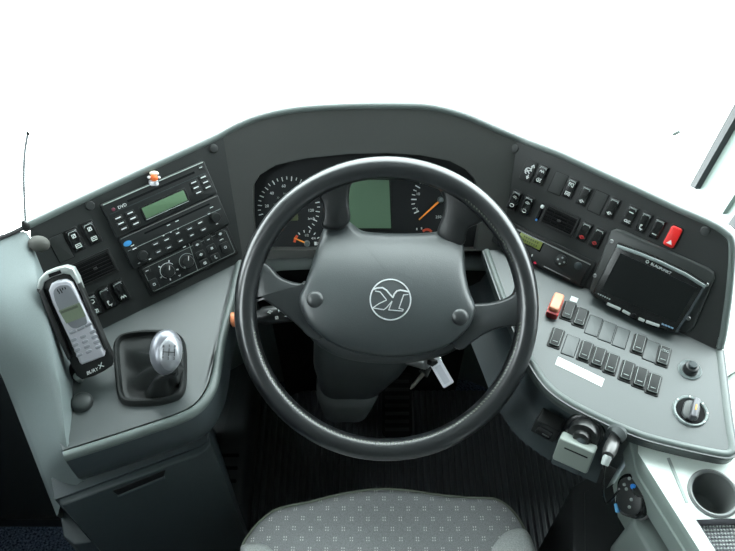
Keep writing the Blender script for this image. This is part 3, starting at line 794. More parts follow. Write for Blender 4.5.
# ------------------------------------------------------------------ instrument cluster
CK = CP @ T((0, 0, -.026))
cM = at(CK, 368, 205)
t = thing('instrument_cluster', 'dark instrument cluster with dials, orange needles and green display behind the wheel', 'instrument cluster', cM)
def qc(u, v, z=0): return loc(cM, u, v, z)
bm = new(); pp = [cM.inverted() @ (p - nC * .0275) for p in cl]
prism(bm, [(p.x, p.y) for p in pp], -.004, 0); obj('backplate', bm, mat('cluster_black', (.016, .018, .019), .5, spec=.3), t)
c0 = qc(289, 207.5); R = (qc(289, 176) - c0).length
bm = new()
for i in range(27):
    a = radians(192 - i * 9.2); k = .86 if i % 2 == 0 else .90
    stroke(bm, [[(c0.x + R * k * cos(a), c0.y + R * k * sin(a)), (c0.x + R * .98 * cos(a), c0.y + R * .98 * sin(a))]], .0018 if i % 4 == 0 else .0013, 0, .0006)
sp_ = obj('speedometer_scale', bm, M_WHITE, t)
bm = new()
for i, s in enumerate(('20', '40', '60', '80', '100', '120')):
    a = radians(174 - i * 36.8)
    lettering(bm, s, .0072, T((c0.x + R * .70 * cos(a), c0.y + R * .70 * sin(a), 0)))
p = qc(311.5, 218.5); lettering(bm, 'km/h', .0062, T((p.x, p.y, 0)))
obj('speedometer_numerals', bm, M_WHITE, t)
bm = new()
for i in range(5):
    a = radians(165 - i * 30); lettering(bm, str(10 + 20 * i), .0045, T((c0.x + R * .46 * cos(a), c0.y + R * .46 * sin(a), 0)))
obj('inner_numerals', bm, M_PALE, t)
bm = new(); p = qc(293, 217.5); rbox(bm, .018, .011, 0, .0008, .001, .0002, x=p.x, y=p.y); obj('trip_display', bm, mat('dim_olive_lcd', (.085, .10, .05), .4), t)
# needles
def needle(u0, v0, u1, v1, w=.0034, z=.004):
    a, b = qc(u0, v0, z), qc(u1, v1, z)
    bm = new(); d = (b - a).to_2d(); L = d.length; an = math.degrees(math.atan2(d.y, d.x))
    prism(bm, [(0, -w / 2), (L, -w * .3), (L, w * .3), (0, w / 2)], z, z + .0012, 0, T((a.x, a.y, 0)) @ RZ(an)); nn = obj('needle', bm, M_NEEDLE, t)
    bm = new(); lathe(bm, [(.0052, 0), (.0052, z + .003), (.004, z + .005)], 18, T((a.x, a.y, 0))); obj('needle_hub', bm, mat('grey_needle_hub', (.10, .12, .12), .4), nn)
needle(307, 243.5, 294, 237.8, .0028)
needle(440.5, 200, 419, 219.5, .0036)
needle(289, 207.5, 268, 222, .003)
g0 = qc(307, 243.5)
bm = new()
for a_ in (125, 100, 75, 50, 25):
    a = radians(a_); stroke(bm, [[(g0.x + .021 * cos(a), g0.y + .021 * sin(a)), (g0.x + .0245 * cos(a), g0.y + .0245 * sin(a))]], .0017, 0, .0006)
lettering(bm, '1/2', .006, T((g0.x, g0.y + .015, 0))); lettering(bm, '4/4', .006, T((g0.x + .012, g0.y + .009, 0)))
p = qc(315.5, 243.5); rbox(bm, .0044, .0062, 0, .0006, .0006, 0, x=p.x, y=p.y); stroke(bm, [[(p.x + .003, p.y - .002), (p.x + .0042, p.y - .002), (p.x + .0042, p.y + .002)]], .001, 0, .0006)
obj('fuel_gauge_scale', bm, M_WHITE, t)
bm = new(); stroke(bm, [arc(.0225, 168, 140, 4, g0.x, g0.y)], .0045, 0, .0008); obj('fuel_low_mark', bm, mat('orange_red_print', (.75, .10, .05), .5), t)
# rev counter
r0 = qc(440.5, 200); R2 = (qc(411.5, 200) - r0).length
bm = new()
for i in range(12):
    a = radians(205 - i * 9.5); k = .84 if i % 3 == 0 else .90
    stroke(bm, [[(r0.x + R2 * k * cos(a), r0.y + R2 * k * sin(a)), (r0.x + R2 * 1.0 * cos(a), r0.y + R2 * 1.0 * sin(a))]], .002 if i % 3 == 0 else .0014, 0, .0006)
obj('tachometer_scale', bm, M_WHITE, t)
bm = new()
for s, u, v in (('5', 417, 209.5), ('10', 418, 194), ('15', 424, 183), ('250', 438.5, 217)):
    p = qc(u, v); lettering(bm, s, .0070, T((p.x, p.y, 0)))
obj('tachometer_numerals', bm, M_WHITE, t)
p = qc(428.5, 230.5); bm = new(); stroke(bm, [arc(.010, 130, 40, 5, p.x - .003, p.y - .008)], .0042, 0, .0008); obj('gauge_red_zone', bm, mat('orange_red_print', (.75, .10, .05), .5), t)
bm = new()
for u, v in ((416.8, 229), (421.5, 228.3)): p = qc(u, v); rbox(bm, .0022, .004, 0, .0006, .0005, 0, x=p.x, y=p.y)
obj('gauge_marks', bm, M_WHITE, t)
ds = xy(cM, [(349, 180), (389, 180), (391, 228), (349, 228)])
bm = new(); prism(bm, offset(ds[::-1], -.003), 0, .0012, .0004); d = obj('display_frame', bm, M_BLACK, t)
bm = new(); prism(bm, ds[::-1], .0005, .0018); obj('display', bm, M_LCDC, d)
bm = new(); pa, pb = qc(257, 252), qc(476, 252); rbox(bm, (pb - pa).length, .0012, 0, .002, .0004, 0, x=(pa.x + pb.x) / 2, y=(pa.y + pb.y) / 2); obj('lower_trim_line', bm, M_PALE, t)

# ------------------------------------------------------------------ steering wheel
w = thing('steering_wheel', 'large black leather four-spoke steering wheel with round K emblem on the hub', 'steering wheel', WH)
K = 1.193 / 753
def wp(u, v): return ((u - 387.6) * K, -(v - 307.5) * K)
RM = .2232; rm_ = .0176
bm = new()
tube(bm, [(RM * cos(2 * pi * k / 96), RM * sin(2 * pi * k / 96), 0) for k in range(96)], rm_, 18, closed=True)
obj('rim', bm, M_LEATHER, w)
bm = new()   # inner seam of slanted stitches on the right and lower parts
for k in range(150):
    a = radians(-170 + k * 1.5)
    if -6 < math.degrees(a) < 20: continue
    r = RM - rm_ * .80; z = rm_ * .64
    p0 = Vector((r * cos(a), r * sin(a), z - .0022)); p1 = Vector(((r + .0022) * cos(a + .010), (r + .0022) * sin(a + .010), z + .0018))
    tube(bm, [p0, p1], .0009, 5)
obj('stitching', bm, M_STITCH, w)

def shell(pts, levels, m, name, parent, closed_n=4, sharp=50, zf=None):
    o = spline([(x, y, 0) for x, y in pts], closed_n, True)
    flat = [(p.x, p.y) for p in o]
    bm = new(); rs = []
    for ins, z in levels:
        if ins > .0081:
            b8 = offset(flat, .008); cx = sum(p[0] for p in b8) / len(b8); cy = sum(p[1] for p in b8) / len(b8)
            f = 1 - (ins - .008) / .075; oo = [(cx + (x - cx) * f, cy + (y - cy) * f) for x, y in b8]
        else: oo = offset(flat, ins) if ins else flat
        rs.append([Vector((x, y, z + (zf(x, y) if zf else 0))) for x, y in oo])
    rings(bm, rs)
    return obj(name, bm, m, parent, sharp=sharp)

def spoke(pix, z_in, z_out, th=.016, m=None):
    pts = [wp(*p) for p in pix]
    def zf(x, y):
        r = math.hypot(x, y); k = min(1, max(0, (r - .10) / .11)); return z_in * (1 - k) + z_out * k
    return shell(pts, [(.004, -th), (.0005, -th * .6), (0, -th * .25), (.0008, .003), (.0022, .0058), (.0045, .0076)], m or M_SPOKE, 'spoke', w, 4, 60, zf)
M_LSP = mat('spoke_leather', (.014, .016, .017), .45, spec=.6, grain=.3, gscale=600)
spoke([(323, 226), (324, 214), (323, 202), (318, 194), (313, 188), (327, 177), (344, 169), (364, 167), (372, 171), (360, 176), (352, 184), (349.5, 200), (351, 218), (340, 228)], -.034, -.006, .016, M_LSP)
spoke([(440, 232), (445, 214), (446, 200), (441, 188), (430, 180), (419, 171), (437, 174), (457, 183), (473, 195), (487, 208), (488, 218), (480, 223), (470, 228), (467, 242), (455, 246)], -.034, -.006, .016, M_LSP)
spoke([(308, 284), (301, 282.5), (290, 280), (280, 275), (270, 264), (258, 258), (248, 262), (247, 285), (249, 306), (257, 301), (262, 299), (272, 304), (284, 313), (299, 326), (312, 338), (324, 334)], -.014, -.004)
spoke([(468, 303), (477, 303), (490, 302), (503, 299), (514, 293), (519, 280), (529, 275), (531, 302), (529, 322), (524, 325), (512, 326), (500, 328), (486, 334), (474, 342), (462, 350), (452, 338)], -.014, -.004)

pad_px = [(325, 222), (335, 219), (347, 217.5), (353, 221), (362, 228), (375, 230.5), (400, 231.5), (425, 231), (440, 229.5), (449, 226.5), (458, 230), (466, 241),
          (467, 255), (467, 272), (470, 290), (475.5, 305), (474, 315), (468, 327), (455, 340), (436, 350), (410, 355), (385, 355.5), (358, 351), (334, 342), (314, 327), (304, 311), (301, 297), (306, 284), (312, 266), (317, 246)]
padpts = [wp(*p) for p in pad_px]
def pad_z(x, y):
    return .014 + .008 * (1 - (x / .14) ** 2) - 3.0 * (y + .01) ** 2
shell(padpts, [(0, -.040), (-.001, -.016), (0, -.006), (.0015, .0005), (.004, .005), (.0079, .0074), (.012, .0084), (.018, .0090), (.026, .0092), (.040, .0092), (.056, .0092), (.072, .0092)], M_PAD, 'hub_pad', w, 4, 60, pad_z)
# lower hub housing, darker and set back under the pad
low_px = [(306, 296), (340, 310), (390, 318), (440, 312), (474, 306), (473, 332), (456, 351), (424, 361), (388, 363.5), (352, 360), (326, 350), (308, 332)]
shell([wp(*p) for p in low_px], [(.004, -.075), (-.002, -.045), (-.001, -.022), (.006, -.012), (.02, -.010)], M_SPOKE, 'hub_housing', w, 4, 60)
for u, v in ((317.5, 298.5), (459, 315.5)):
    x, y = wp(u, v)
    zc = pad_z(x, y) + .004
    bm = new(); lathe(bm, [(.0135, -.012), (.0135, .0035), (.0125, .0065), (.0095, .0088), (.005, .0100), (.001, .0103)], 26, T((x, y, zc))); obj('bolt_cap', bm, M_SPOKE, w)
ex, ey = wp(391, 298.3)
EM = Matrix()
s = 20 * K / 185       # the emblem's own drawing is 185 units in radius
def ep(x, y): return ((x - 286) * s, -(y - 257) * s)
bm = new(); stroke(bm, [arc(.0312, 0, 360, 60)], .0020, 0, .0014, EM)
up_l = [(135, 165), (165, 153), (215, 150), (250, 172), (282, 210), (308, 238), (322, 205), (345, 180), (375, 172), (448, 186)]
stroke(bm, [[ep(*p) for p in up_l]], .0022, 0, .0016, EM)
for L in ([(150, 180), (195, 190), (235, 240), (250, 258)], [(130, 330), (180, 295), (250, 262)], [(130, 332), (225, 348), (250, 330), (300, 272)], [(300, 272), (270, 350), (395, 360), (400, 345), (362, 335), (405, 215), (445, 212)]):
    stroke(bm, [[ep(*p) for p in L]], .0014, 0, .0014, EM)
for v_ in bm.verts: v_.co = Vector((v_.co.x + ex, v_.co.y + ey, v_.co.z + pad_z(v_.co.x + ex, v_.co.y + ey) + .0090))
obj('emblem', bm, mat('silver_emblem', (.66, .69, .70), .3, metal=.3), w)

# ------------------------------------------------------------------ steering column
t = thing('steering_column', 'dark grey steering column shroud with ribbed gaiter and stalk below the wheel', 'steering column', T((-.05, .1, 0)))
DC = T((.05, -.1, 0))
def loft(name, secs, m, n=6, parent=None, D=Matrix()):
    bm = new(); rs = []
    for (x, y, z, w_, h_) in secs: rs.append([D @ Vector((x + a, y + b * .8, z + b * .35)) for a, b in rrect(w_, h_, min(w_, h_) * .36, n)])
    rings(bm, rs); return obj(name, bm, m, parent, sharp=60)
loft('shroud', [(-.01, .05, .815, .16, .11), (-.02, .045, .76, .178, .135), (-.035, .05, .70, .182, .14), (-.045, .062, .63, .172, .135), (-.055, .08, .55, .148, .12), (-.066, .085, .49, .125, .10)], M_COLUMN, 6, t, DC)
se = []
for k in range(15):
    z = .50 - k * .011; f = 1.0 if k % 2 else .86
    se.append((-.070 - k * .0006, .070 + k * .0022, z, .128 * f - k * .002, .11 * f - k * .002))
loft('gaiter', se, mat('gaiter_rubber', (.10, .108, .108), .45), 6, t, DC)
loft('lower_shaft', [(-.075, .135, .36, .06, .05), (-.075, .24, .04, .06, .05)], M_MATT, 6, t, DC)
# stalk
sa, sb = hz(316, 309, .79), hz(230.5, 320, .79)
bm = new(); d = sb - sa
tube(bm, [DC @ (sa + d * k) for k in (0, .25, .3, .62, .66, .93)], [.012, .014, .0165, .0155, .011, .0085], 18); st_ = obj('stalk', bm, mat('stalk_black', (.016, .018, .018), .35), t)
bm = new(); tube(bm, [DC @ (sa + d * k) for k in (.90, .92, .985, 1.0)], [.0090, .0125, .0125, .008], 16); obj('stalk_tip', bm, mat('stalk_orange_tip', (.90, .30, .14), .45), st_)
ax = d.normalized(); upv = (CAM - (sa + sb) / 2); upv = (upv - ax * upv.dot(ax)).normalized()
SM = mat4(DC @ (sa + d * .45 + upv * .0158), -ax, upv.cross(-ax), upv)
bm = new()
for x, y, ic, sc_ in ((-.012, .005, 'fan', .0045), (.006, .005, 'bus', .0045), (-.002, -.006, 'box', .004), (.016, -.0055, 'arrow', .0055)):
    stroke(bm, sw_icons(ic), .0012, -.0012, .0008, SM @ T((x, y, -.0012 * abs(y) / .006)), sc_)
obj('printed_symbols', bm, M_WHITE, st_)
# ignition lock and keys
lk = hz(427, 360.5, .70)
bm = new(); tube(bm, [DC @ Vector((lk.x - .045, lk.y + .02, lk.z - .01)), DC @ lk, DC @ (lk + Vector((.004, -.002, .001)))], [.016, .0165, .013], 20); obj('ignition_lock', bm, M_STEEL, t)
t = thing('key_bunch', 'ignition keys with white plastic tag hanging from the steering column', 'keys', T(lk))
def kk(u, v, dz=0): return hz(u, v, .70 + dz) - lk
bm = new(); tube(bm, [kk(428, 361, .004), kk(433, 363, .008), kk(437, 362, .008)], [.006, .0075, .006], 12); obj('key_head', bm, M_BLACK, t)
rc = kk(436.5, 360, .006)
bm = new(); tube(bm, [rc + Vector((.008 * cos(a_ * pi / 10), .008 * sin(a_ * pi / 10), .002 * sin(a_))) for a_ in range(20)], .0011, 6, closed=True); obj('key_ring', bm, M_CHROME, t)
TG = mat4(kk(440.5, 371.5, .004), *[v.normalized() for v in ((kk(446, 371) - kk(435, 374)), (kk(434, 357) - kk(446, 385)), Vector((0, 0, 1)))])
e1 = (kk(447, 370) - kk(436, 374)); e1.z = .01; e1.normalize(); e2_ = (kk(435.5, 357) - kk(446, 386)); e2_.z = .02; e2_ = (e2_ - e1 * e2_.dot(e1)).normalized()
TG = mat4(kk(440.8, 371.5, .006), e1, e2_, e1.cross(e2_))
bm = new(); rbox(bm, .021, .056, -.0015, .0015, .003, .0008, M=TG); tg = obj('key_tag', bm, mat('white_plastic_tag', (.72, .73, .78), .4), t)
bm = new(); rbox(bm, .011, .034, .0012, .0018, .001, 0, M=TG @ T((0, -.006, 0))); obj('tag_card', bm, mat('pale_tag_card', (.55, .56, .62), .5), tg)
bm = new(); tube(bm, [kk(429.5, 366.5, -.02), kk(423, 374, -.024)], [.0055, .010], 10); obj('key_bow', bm, M_BLACK, t)
ka, kb_ = kk(423, 374, -.024), kk(410.5, 389, -.03)
bm = new(); tube(bm, [ka, ka.lerp(kb_, .85), kb_], [.0040, .0034, .0012], 6); obj('key_blade', bm, mat('brass_grey_key', (.30, .28, .24), .35, metal=.9), t)

# ------------------------------------------------------------------ gear lever
GM = at(LD, 150.5, 374)
t = thing('gear_lever', 'gear lever with silver knob in a black leather gaiter on the left desk', 'gear lever', GM)
fr_px = [(114.5, 346), (121, 337), (133, 333.5), (150, 332), (168, 332.5), (180, 336), (186, 346), (187, 366), (186, 388), (180, 399), (165, 404.5), (146, 406.5), (126, 405.5), (118.5, 398), (116, 380), (114.5, 362)]
fo = [(p.x, p.y) for p in spline([(*a, 0) for a in xy(GM, fr_px)][::-1], 4, True)]
bm = new()
rings(bm, [[Vector((x, y, z)) for x, y in offset(fo, i)] for i, z in ((0, -.001), (0, .003), (.0015, .009), (.004, .0115), (.0068, .0115), (.009, .008), (.010, .003))], True, False)
obj('gaiter_frame', bm, M_BOOT, t)
KC = GM.inverted() @ (CAM + ray(166, 352) * ((hz(152, 372, .80) - CAM).dot(FW) - .085))      # knob centre
bm = new(); rs = []
kx = [(.010, .004, .012), (.016, .0, .002), (.022, .010, .0), (.034, .026, .012), (.044, .042, .038), (.052, .056, .060)]
base = offset(fo, .0095); n = len(base)
tp = Vector((KC.x - .004, KC.y - .012, KC.z - .028))
nr = 13
for k in range(nr):
    f = k / (nr - 1)
    ring = []
    for i, (x, y) in enumerate(base):
        a = math.atan2(y, x)
        cx, cy = tp.x * f ** 1.15, tp.y * f ** 1.15
        s_ = (1 - f) ** .9 * .985 + .0
        s_ = max(s_, .22 * (1 if f > .7 else 0), .0)
        s_ = (1 - f) * .78 + .22 if f > 0 else 1.0
        fold = 1 + .16 * sin(pi * f) * sin(4 * a + 1.0 + 3.5 * f) + .07 * sin(pi * f) * sin(9 * a + 6 * f)
        sag = -.018 * sin(pi * min(1, f * 1.25)) * (1 if f < .8 else 1)
        ring.append(Vector((cx + x * s_ * fold, cy + y * s_ * fold, max(.0015 + .004 * f, .004 + (tp.z - .004) * f ** 1.3 + sag * (1 - f) + .005 * sin(pi * f) * sin(6 * a + 5 * f)))))
    rs.append(ring)
rings(bm, rs, False, True); obj('gaiter', bm, M_BOOT, t, sharp=80)
# knob along its own axis
axis = (Vector((.012, .02, .09))).normalized()
q_ = axis.to_track_quat('Z', 'Y').to_matrix().to_4x4()
KM = T(KC) @ (GM.inverted().to_3x3().to_4x4() @ (mat4(Vector((0, 0, 0)), *[v for v in (lambda n_, u_: (u_.cross(n_), u_, n_))((CAM - (GM @ KC)).normalized(), (UP + RT * .08 - (CAM - (GM @ KC)).normalized() * (UP + RT * .08).dot((CAM - (GM @ KC)).normalized())).normalized())])))
bm = new()
def blob(bm, M, rx, ry, rz, sq=1.0, seg=28, n=16, taper=0):
    rs = []
    for k in range(1, n):
        ph = -pi / 2 + pi * k / n; z = sin(ph); r = cos(ph) ** sq
        ring = []
        for i in range(seg):
            a_ = 2 * pi * i / seg; yy = sin(a_) * r
            ring.append(M @ Vector((cos(a_) * r * rx * (1 + taper * yy), yy * ry, z * rz)))
        rs.append(ring)
    rings(bm, rs)
blob(bm, KM, .0235, .0335, .022, .72, taper=.05)
obj('knob', bm, M_SILVER, t, sharp=80)
bm = new()
blob(bm, KM @ T((.004, -.001, .0035)), .0195, .0280, .0210, .6)
obj('knob_cap', bm, mat('pale_knob_cap', (.30, .31, .33), .34, metal=.4), t, sharp=80)
bm = new()
KT = KM @ T((.004, .0, .0243))
stroke(bm, [[(-.008, .004), (-.008, -.004)], [(0, .005), (0, -.005)], [(.008, .005), (.008, -.005)], [(-.008, 0), (.008, 0)]], .0010, -.0006, .0006, KT)
for i, (x, y) in enumerate(((-.008, .008), (0, .009), (.008, .009), (0, -.009), (.008, -.009), (-.008, -.008))):
    lettering(bm, 'R135246'[i + 0] if i == 0 else '13524'[i - 1] if i < 6 else '', .005, KT @ T((x, y, -.0012)), .0008)
obj('shift_pattern', bm, mat('dark_print', (.03, .03, .035), .5), t)
bm = new(); tube(bm, [tp + Vector((0, 0, -.012)), KC], [.012, .0155], 18); obj('knob_collar', bm, M_BOOT, t)

# round cap on the desk
bm = new(); lathe(bm, [(.0165, -.001), (.0165, .004), (.0155, .007), (.012, .0098), (.006, .0112), (.001, .0115)], 28)
tag(obj('round_cap', bm, mat('dark_cap_plastic', (.033, .039, .039), .5), M=at(LD, 82.5, 403)), 'dark domed round cap on the left desk below the phone', 'cap')

# ------------------------------------------------------------------ phone and holder
DP = 1.135
po = CAM + ray(77, 322) * DP
PH = frame(po, 14, 50) @ RZ(12.5)
t = thing('phone_holder', 'black phone cradle with silver top clamp on an arm at the left panel', 'phone holder', PH)
cr_px = [(39, 287), (41, 279), (47, 273), (66, 267), (73, 269), (78, 276.5), (86, 297), (97, 321), (106, 343), (113, 358), (112, 366), (105, 371), (94, 376.5), (82, 380), (76, 376), (67, 357), (56, 331), (46, 307)]
cpts = xy(PH, cr_px)[::-1]
bm = new(); prism(bm, cpts, -.016, .0, .003); obj('cradle', bm, M_BLACK, t)
top_px = [(37.5, 288), (39, 279), (45, 272.5), (54, 268.5), (66, 265.5), (74, 268), (79, 277), (83, 289), (79.5, 290), (75, 279.5), (70.5, 274), (64, 273), (52, 277), (44.5, 282), (42.5, 290)]
bm = new(); prism(bm, xy(PH, top_px)[::-1], -.012, .006, .0025); obj('top_clamp', bm, mat('silver_clamp', (.42, .45, .44), .3, metal=.4), t)
bm = new(); prism(bm, xy(PH, [(49, 273.5), (61, 269.2), (62.5, 272.3), (50.5, 276.8)])[::-1], .005, .0068); obj('clamp_slot', bm, M_MATT, t)
rail_l = xy(PH, [(40, 290), (44, 288), (56, 317), (72, 356), (69, 359), (55, 330)])[::-1]
rail_r = xy(PH, [(78, 283), (81, 282), (92, 307), (108, 347), (105, 349), (92, 318)])[::-1]
for r_ in (rail_l, rail_r):
    bm = new(); prism(bm, r_, -.002, .009, .002); obj('side_rail', bm, M_BLACK, t)
p = loc(PH, 94, 370.5, .0); bm = new(); lettering(bm, 'BURY', .0075, T((p.x - .003, p.y, 0)) @ RZ(1), .0004, .25); stroke(bm, [[(-.0015, -.002), (.005, .006)], [(-.001, .004), (.0055, -.001)]], .0011, 0, .0008, T((p.x + .0105, p.y + .001, 0))); obj('lettering', bm, M_WHITE, t)
PI_ = PH.inverted()
w1_ = PI_ @ onp(LP, 36, 300); w2_ = PI_ @ hz(76, 372, .805)
bm = new(); tube(bm, [(PI_ @ (PH @ loc(PH, 44, 290, -.012))), loc(PH, 37, 292, -.02), w1_.lerp(loc(PH, 37, 292, -.02), .4), w1_], [.009, .012, .010, .012], 14); obj('pivot_joint', bm, M_GLOSS, t)
bm = new(); tube(bm, [loc(PH, 84, 345, -.012), w2_.lerp(loc(PH, 84, 345, -.012), .35), w2_], [.013, .012, .012], 14); obj('arm', bm, M_BLACK, t)
bm = new(); lathe(bm, [(.0165, 0), (.0165, .006), (.014, .009), (.009, .010)], 22, PI_ @ T(hz(76, 371, .80))); obj('foot', bm, M_BLACK, t)
bm = new(); tube(bm, [loc(PH, 77, 376, -.006), loc(PH, 80, 379, -.022)], .006, 10); obj('cable_plug', bm, M_PALE, t)

ph_px = [(48.5, 291), (51, 284), (57, 281), (66, 279.8), (72, 283), (77, 292), (86, 312), (94, 330), (104.5, 353), (104, 356.5), (93, 361), (82, 365), (79.5, 363), (70, 341), (60, 320), (52, 303)]
PM = PH @ T((0, 0, .001))
t2 = thing('mobile_phone', 'silver candybar mobile phone clipped in the black holder', 'phone', PM)
bm = new(); prism(bm, xy(PM, ph_px, .010)[::-1], 0, .011, .004); obj('body', bm, M_PHONE, t2)
face = [(53.5, 293.5), (56, 287.5), (62, 285), (69, 285.5), (74, 292), (81, 306), (87, 321), (84, 325.5), (77, 328), (71, 327), (64, 318), (57, 305)]
bm = new(); prism(bm, [(p.x, p.y) for p in spline([(*a, 0) for a in xy(PM, face, .011)[::-1]], 3, True)], .010, .0122, .0006); fc = obj('front_panel', bm, mat('phone_grey_panel', (.20, .21, .23), .3, metal=.3), t2)
bm = new(); prism(bm, xy(PM, [(58.8, 310.5), (79.5, 302.5), (86, 316), (66.5, 323.5)], .012)[::-1], .0118, .0128); obj('display', bm, M_LCD3, fc)
bm = new(); prism(bm, xy(PM, [(60.2, 311.6), (77.5, 304.9), (78.6, 307.2), (61.3, 313.8)], .0128)[::-1], .0126, .0131); obj('display_bar', bm, mat('dark_lcd_bar', (.06, .075, .05), .4), fc)
bm = new()
for u, v in ((57.8, 290.6), (60.3, 289.7), (62.6, 288.9), (65.2, 288), (59.2, 292.6), (61.8, 291.8)):
    p = loc(PM, u, v, .0122); rbox(bm, .0013, .0040, .0120, .0126, .0004, 0, x=p.x, y=p.y, rot=-8)
obj('earpiece_slots', bm, M_MATT, fc)
for i in range(4):
    for j in range(3):
        u = 73.6 + j * 9.6 + i * 1.9; v = 340.0 - j * 4.0 + i * 5.0
        if j == 1: v += .5
        p = loc(PM, u, v, .0115)
        bm = new(); rbox(bm, .0098, .0050, .0105, .0119, .0024, .0006, x=p.x, y=p.y, rot=2); obj('key', bm, mat('phone_key_grey', (.22, .23, .25), .4), t2)
for u, v, wd in ((73, 331.8, .011), (88.5, 324.8, .011), (81, 328.3, .012)):
    p = loc(PM, u, v, .0115); bm = new(); rbox(bm, wd, .0046, .0105, .0128, .0022, .0008, x=p.x, y=p.y, rot=4); obj('key', bm, mat('phone_key_grey', (.22, .23, .25), .4), t2)

# dash stub with bulb head, aerial
hb = onp(LP, 38, 242) + LP.col[2].to_3d() * .02
t = thing('bulb_knob', 'grey bulb-shaped knob on a short chrome stub at the left end of the panel', 'knob', T(hb))
bm = new(); blob(bm, RZ(-6), .0165, .0125, .0125, .9); obj('bulb', bm, mat('grey_brown_foam', (.07, .07, .062), .7), t)
bm = new(); tube(bm, [Vector((-.012, .001, 0)), Vector((-.022, .003, -.004)), Vector((-.03, .005, -.018)), Vector((-.03, .01, -.03))], .005, 12); obj('stub', bm, M_CHROME, t)
ab = onp(LP, 26.5, 228) + Vector((0, .0, .004))
t = thing('whip_aerial', 'thin dark curved whip aerial rising from the left end of the dashboard', 'aerial', T(ab))
def ap(u, v, k): return CAM + ray(u, v) * ((ab - CAM).dot(FW) - k) - ab
bm = new(); tube(bm, spline([Vector((0, 0, 0)), ap(24.6, 205, -.005), ap(23.8, 180, -.01), ap(24.5, 155, -.015), ap(27.6, 134, -.02)], 5), .0021, 8); obj('rod', bm, mat('aerial_grey', (.09, .10, .105), .5), t)
bm = new(); blob(bm, T(ap(27.8, 133.5, -.02)), .0028, .0028, .004, 1, 12, 8); obj('tip', bm, M_BLACK, t)
bm = new(); lathe(bm, [(.006, -.006), (.006, .002), (.004, .008), (.0018, .012)], 14); obj('base', bm, M_BLACK, t)

# ------------------------------------------------------------------ storage console under the left desk
pA, pB = hz(63, 452, ZJ), hz(196, 404.5, ZJ)
yawL = math.degrees(math.atan2(pB.y - pA.y, pB.x - pA.x))
SK = frame((pA + pB) / 2 + Vector((.004, -.010, -.1)), yawL, 90)
ci = loc(SK, 58, 503); cj = loc(SK, 214, 449)
cw = cj.x - ci.x
t = thing('storage_console', 'slate grey storage box with pull-out drawer under the left desk', 'cabinet', SK @ T(((ci.x + cj.x) / 2, 0, 0)))
zf = SK.to_translation().z
x0, x1 = -cw / 2, cw / 2
def vprism(bm, plan, ya, yb, bev=0):   # plan in (x, depth), carried from height ya to yb
    prism(bm, plan, ya, yb, bev, Matrix(((1, 0, 0, 0), (0, 0, 1, 0), (0, -1, 0, 0), (0, 0, 0, 1))))
bm = new(); vprism(bm, [(x0 - .004, .008), (x1 - .02, .008), (x1 - .006, .014), (x1 + .003, .035), (x1 + .004, .30), (x0 - .004, .30)][::1], -zf + .012, (ci.y + cj.y) / 2 + .006); obj('body', bm, M_SKIRT, t)
bm = new(); vprism(bm, [(x0 - .05, .04), (x0 - .035, .018), (x0 - .004, .010), (x0 - .004, .30), (x0 - .05, .30)], -zf + .012, -zf + .47, .004); obj('plinth', bm, M_SKIRT, t)
top = max(ci.y, cj.y) - .008
bm = new()
pl_ = [(x0, .03), (x0, .002), (x0 + .004, -.004), (x1 - .03, -.004), (x1 - .012, -.001), (x1 - .002, .008), (x1 + .001, .03)]
ytop = (ci.y + cj.y) / 2
vprism(bm, pl_, -zf + .06, ytop, .004); dr = obj('drawer', bm, mat('drawer_grey_plastic', (.036, .048, .051), .55, spec=.4, grain=.15), t)
hp = [loc(SK, u, v) for u, v in ((112, 488), (165, 468.5), (163, 474), (117, 491.5))]
hc = (ci.x + cj.x) / 2
bm = new(); prism(bm, [(p.x - hc, p.y + (ytop - (ci.y + (cj.y - ci.y) * (p.x - ci.x) / cw)) ) for p in hp][::-1], .001, .0052); obj('handle_recess', bm, M_MATT, dr)
bm = new(); hq = [(p.x - hc, p.y + (ytop - (ci.y + (cj.y - ci.y) * (p.x - ci.x) / cw))) for p in (hp[3], hp[2])]
stroke(bm, [[(hq[0][0], hq[0][1] - .002), (hq[1][0], hq[1][1] - .002)]], .004, .003, .0085); obj('handle_lip', bm, M_SKIRT, dr)
# foot block beside it
fb = hz(222, 490, .14)
t = thing('foot_block', 'low black moulded block on the floor beside the storage box', 'footrest', T((fb.x, fb.y + .03, .012)))
bm = new(); prism(bm, [(x, y + (.42 if y > 0 else 0)) for x, y in rrect(.10, .17, .02)], 0, .15, .02); obj('block', bm, mat('foot_block_plastic', (.028, .034, .036), .6), t)
bm = new()
for k in range(4): rbox(bm, .07, .008, .148, .153, .003, .001, y=-.05 + k * .032)
obj('tread', bm, M_MATT, t)

# ------------------------------------------------------------------ under the right desk
qa, qb = hz(567, 402.5, ZJ), hz(632, 434, ZJ)
yawR = math.degrees(math.atan2(qb.y - qa.y, qb.x - qa.x))
SR = frame((qa + qb) / 2 + Vector((-.009, -.012, 0)), yawR, 90)
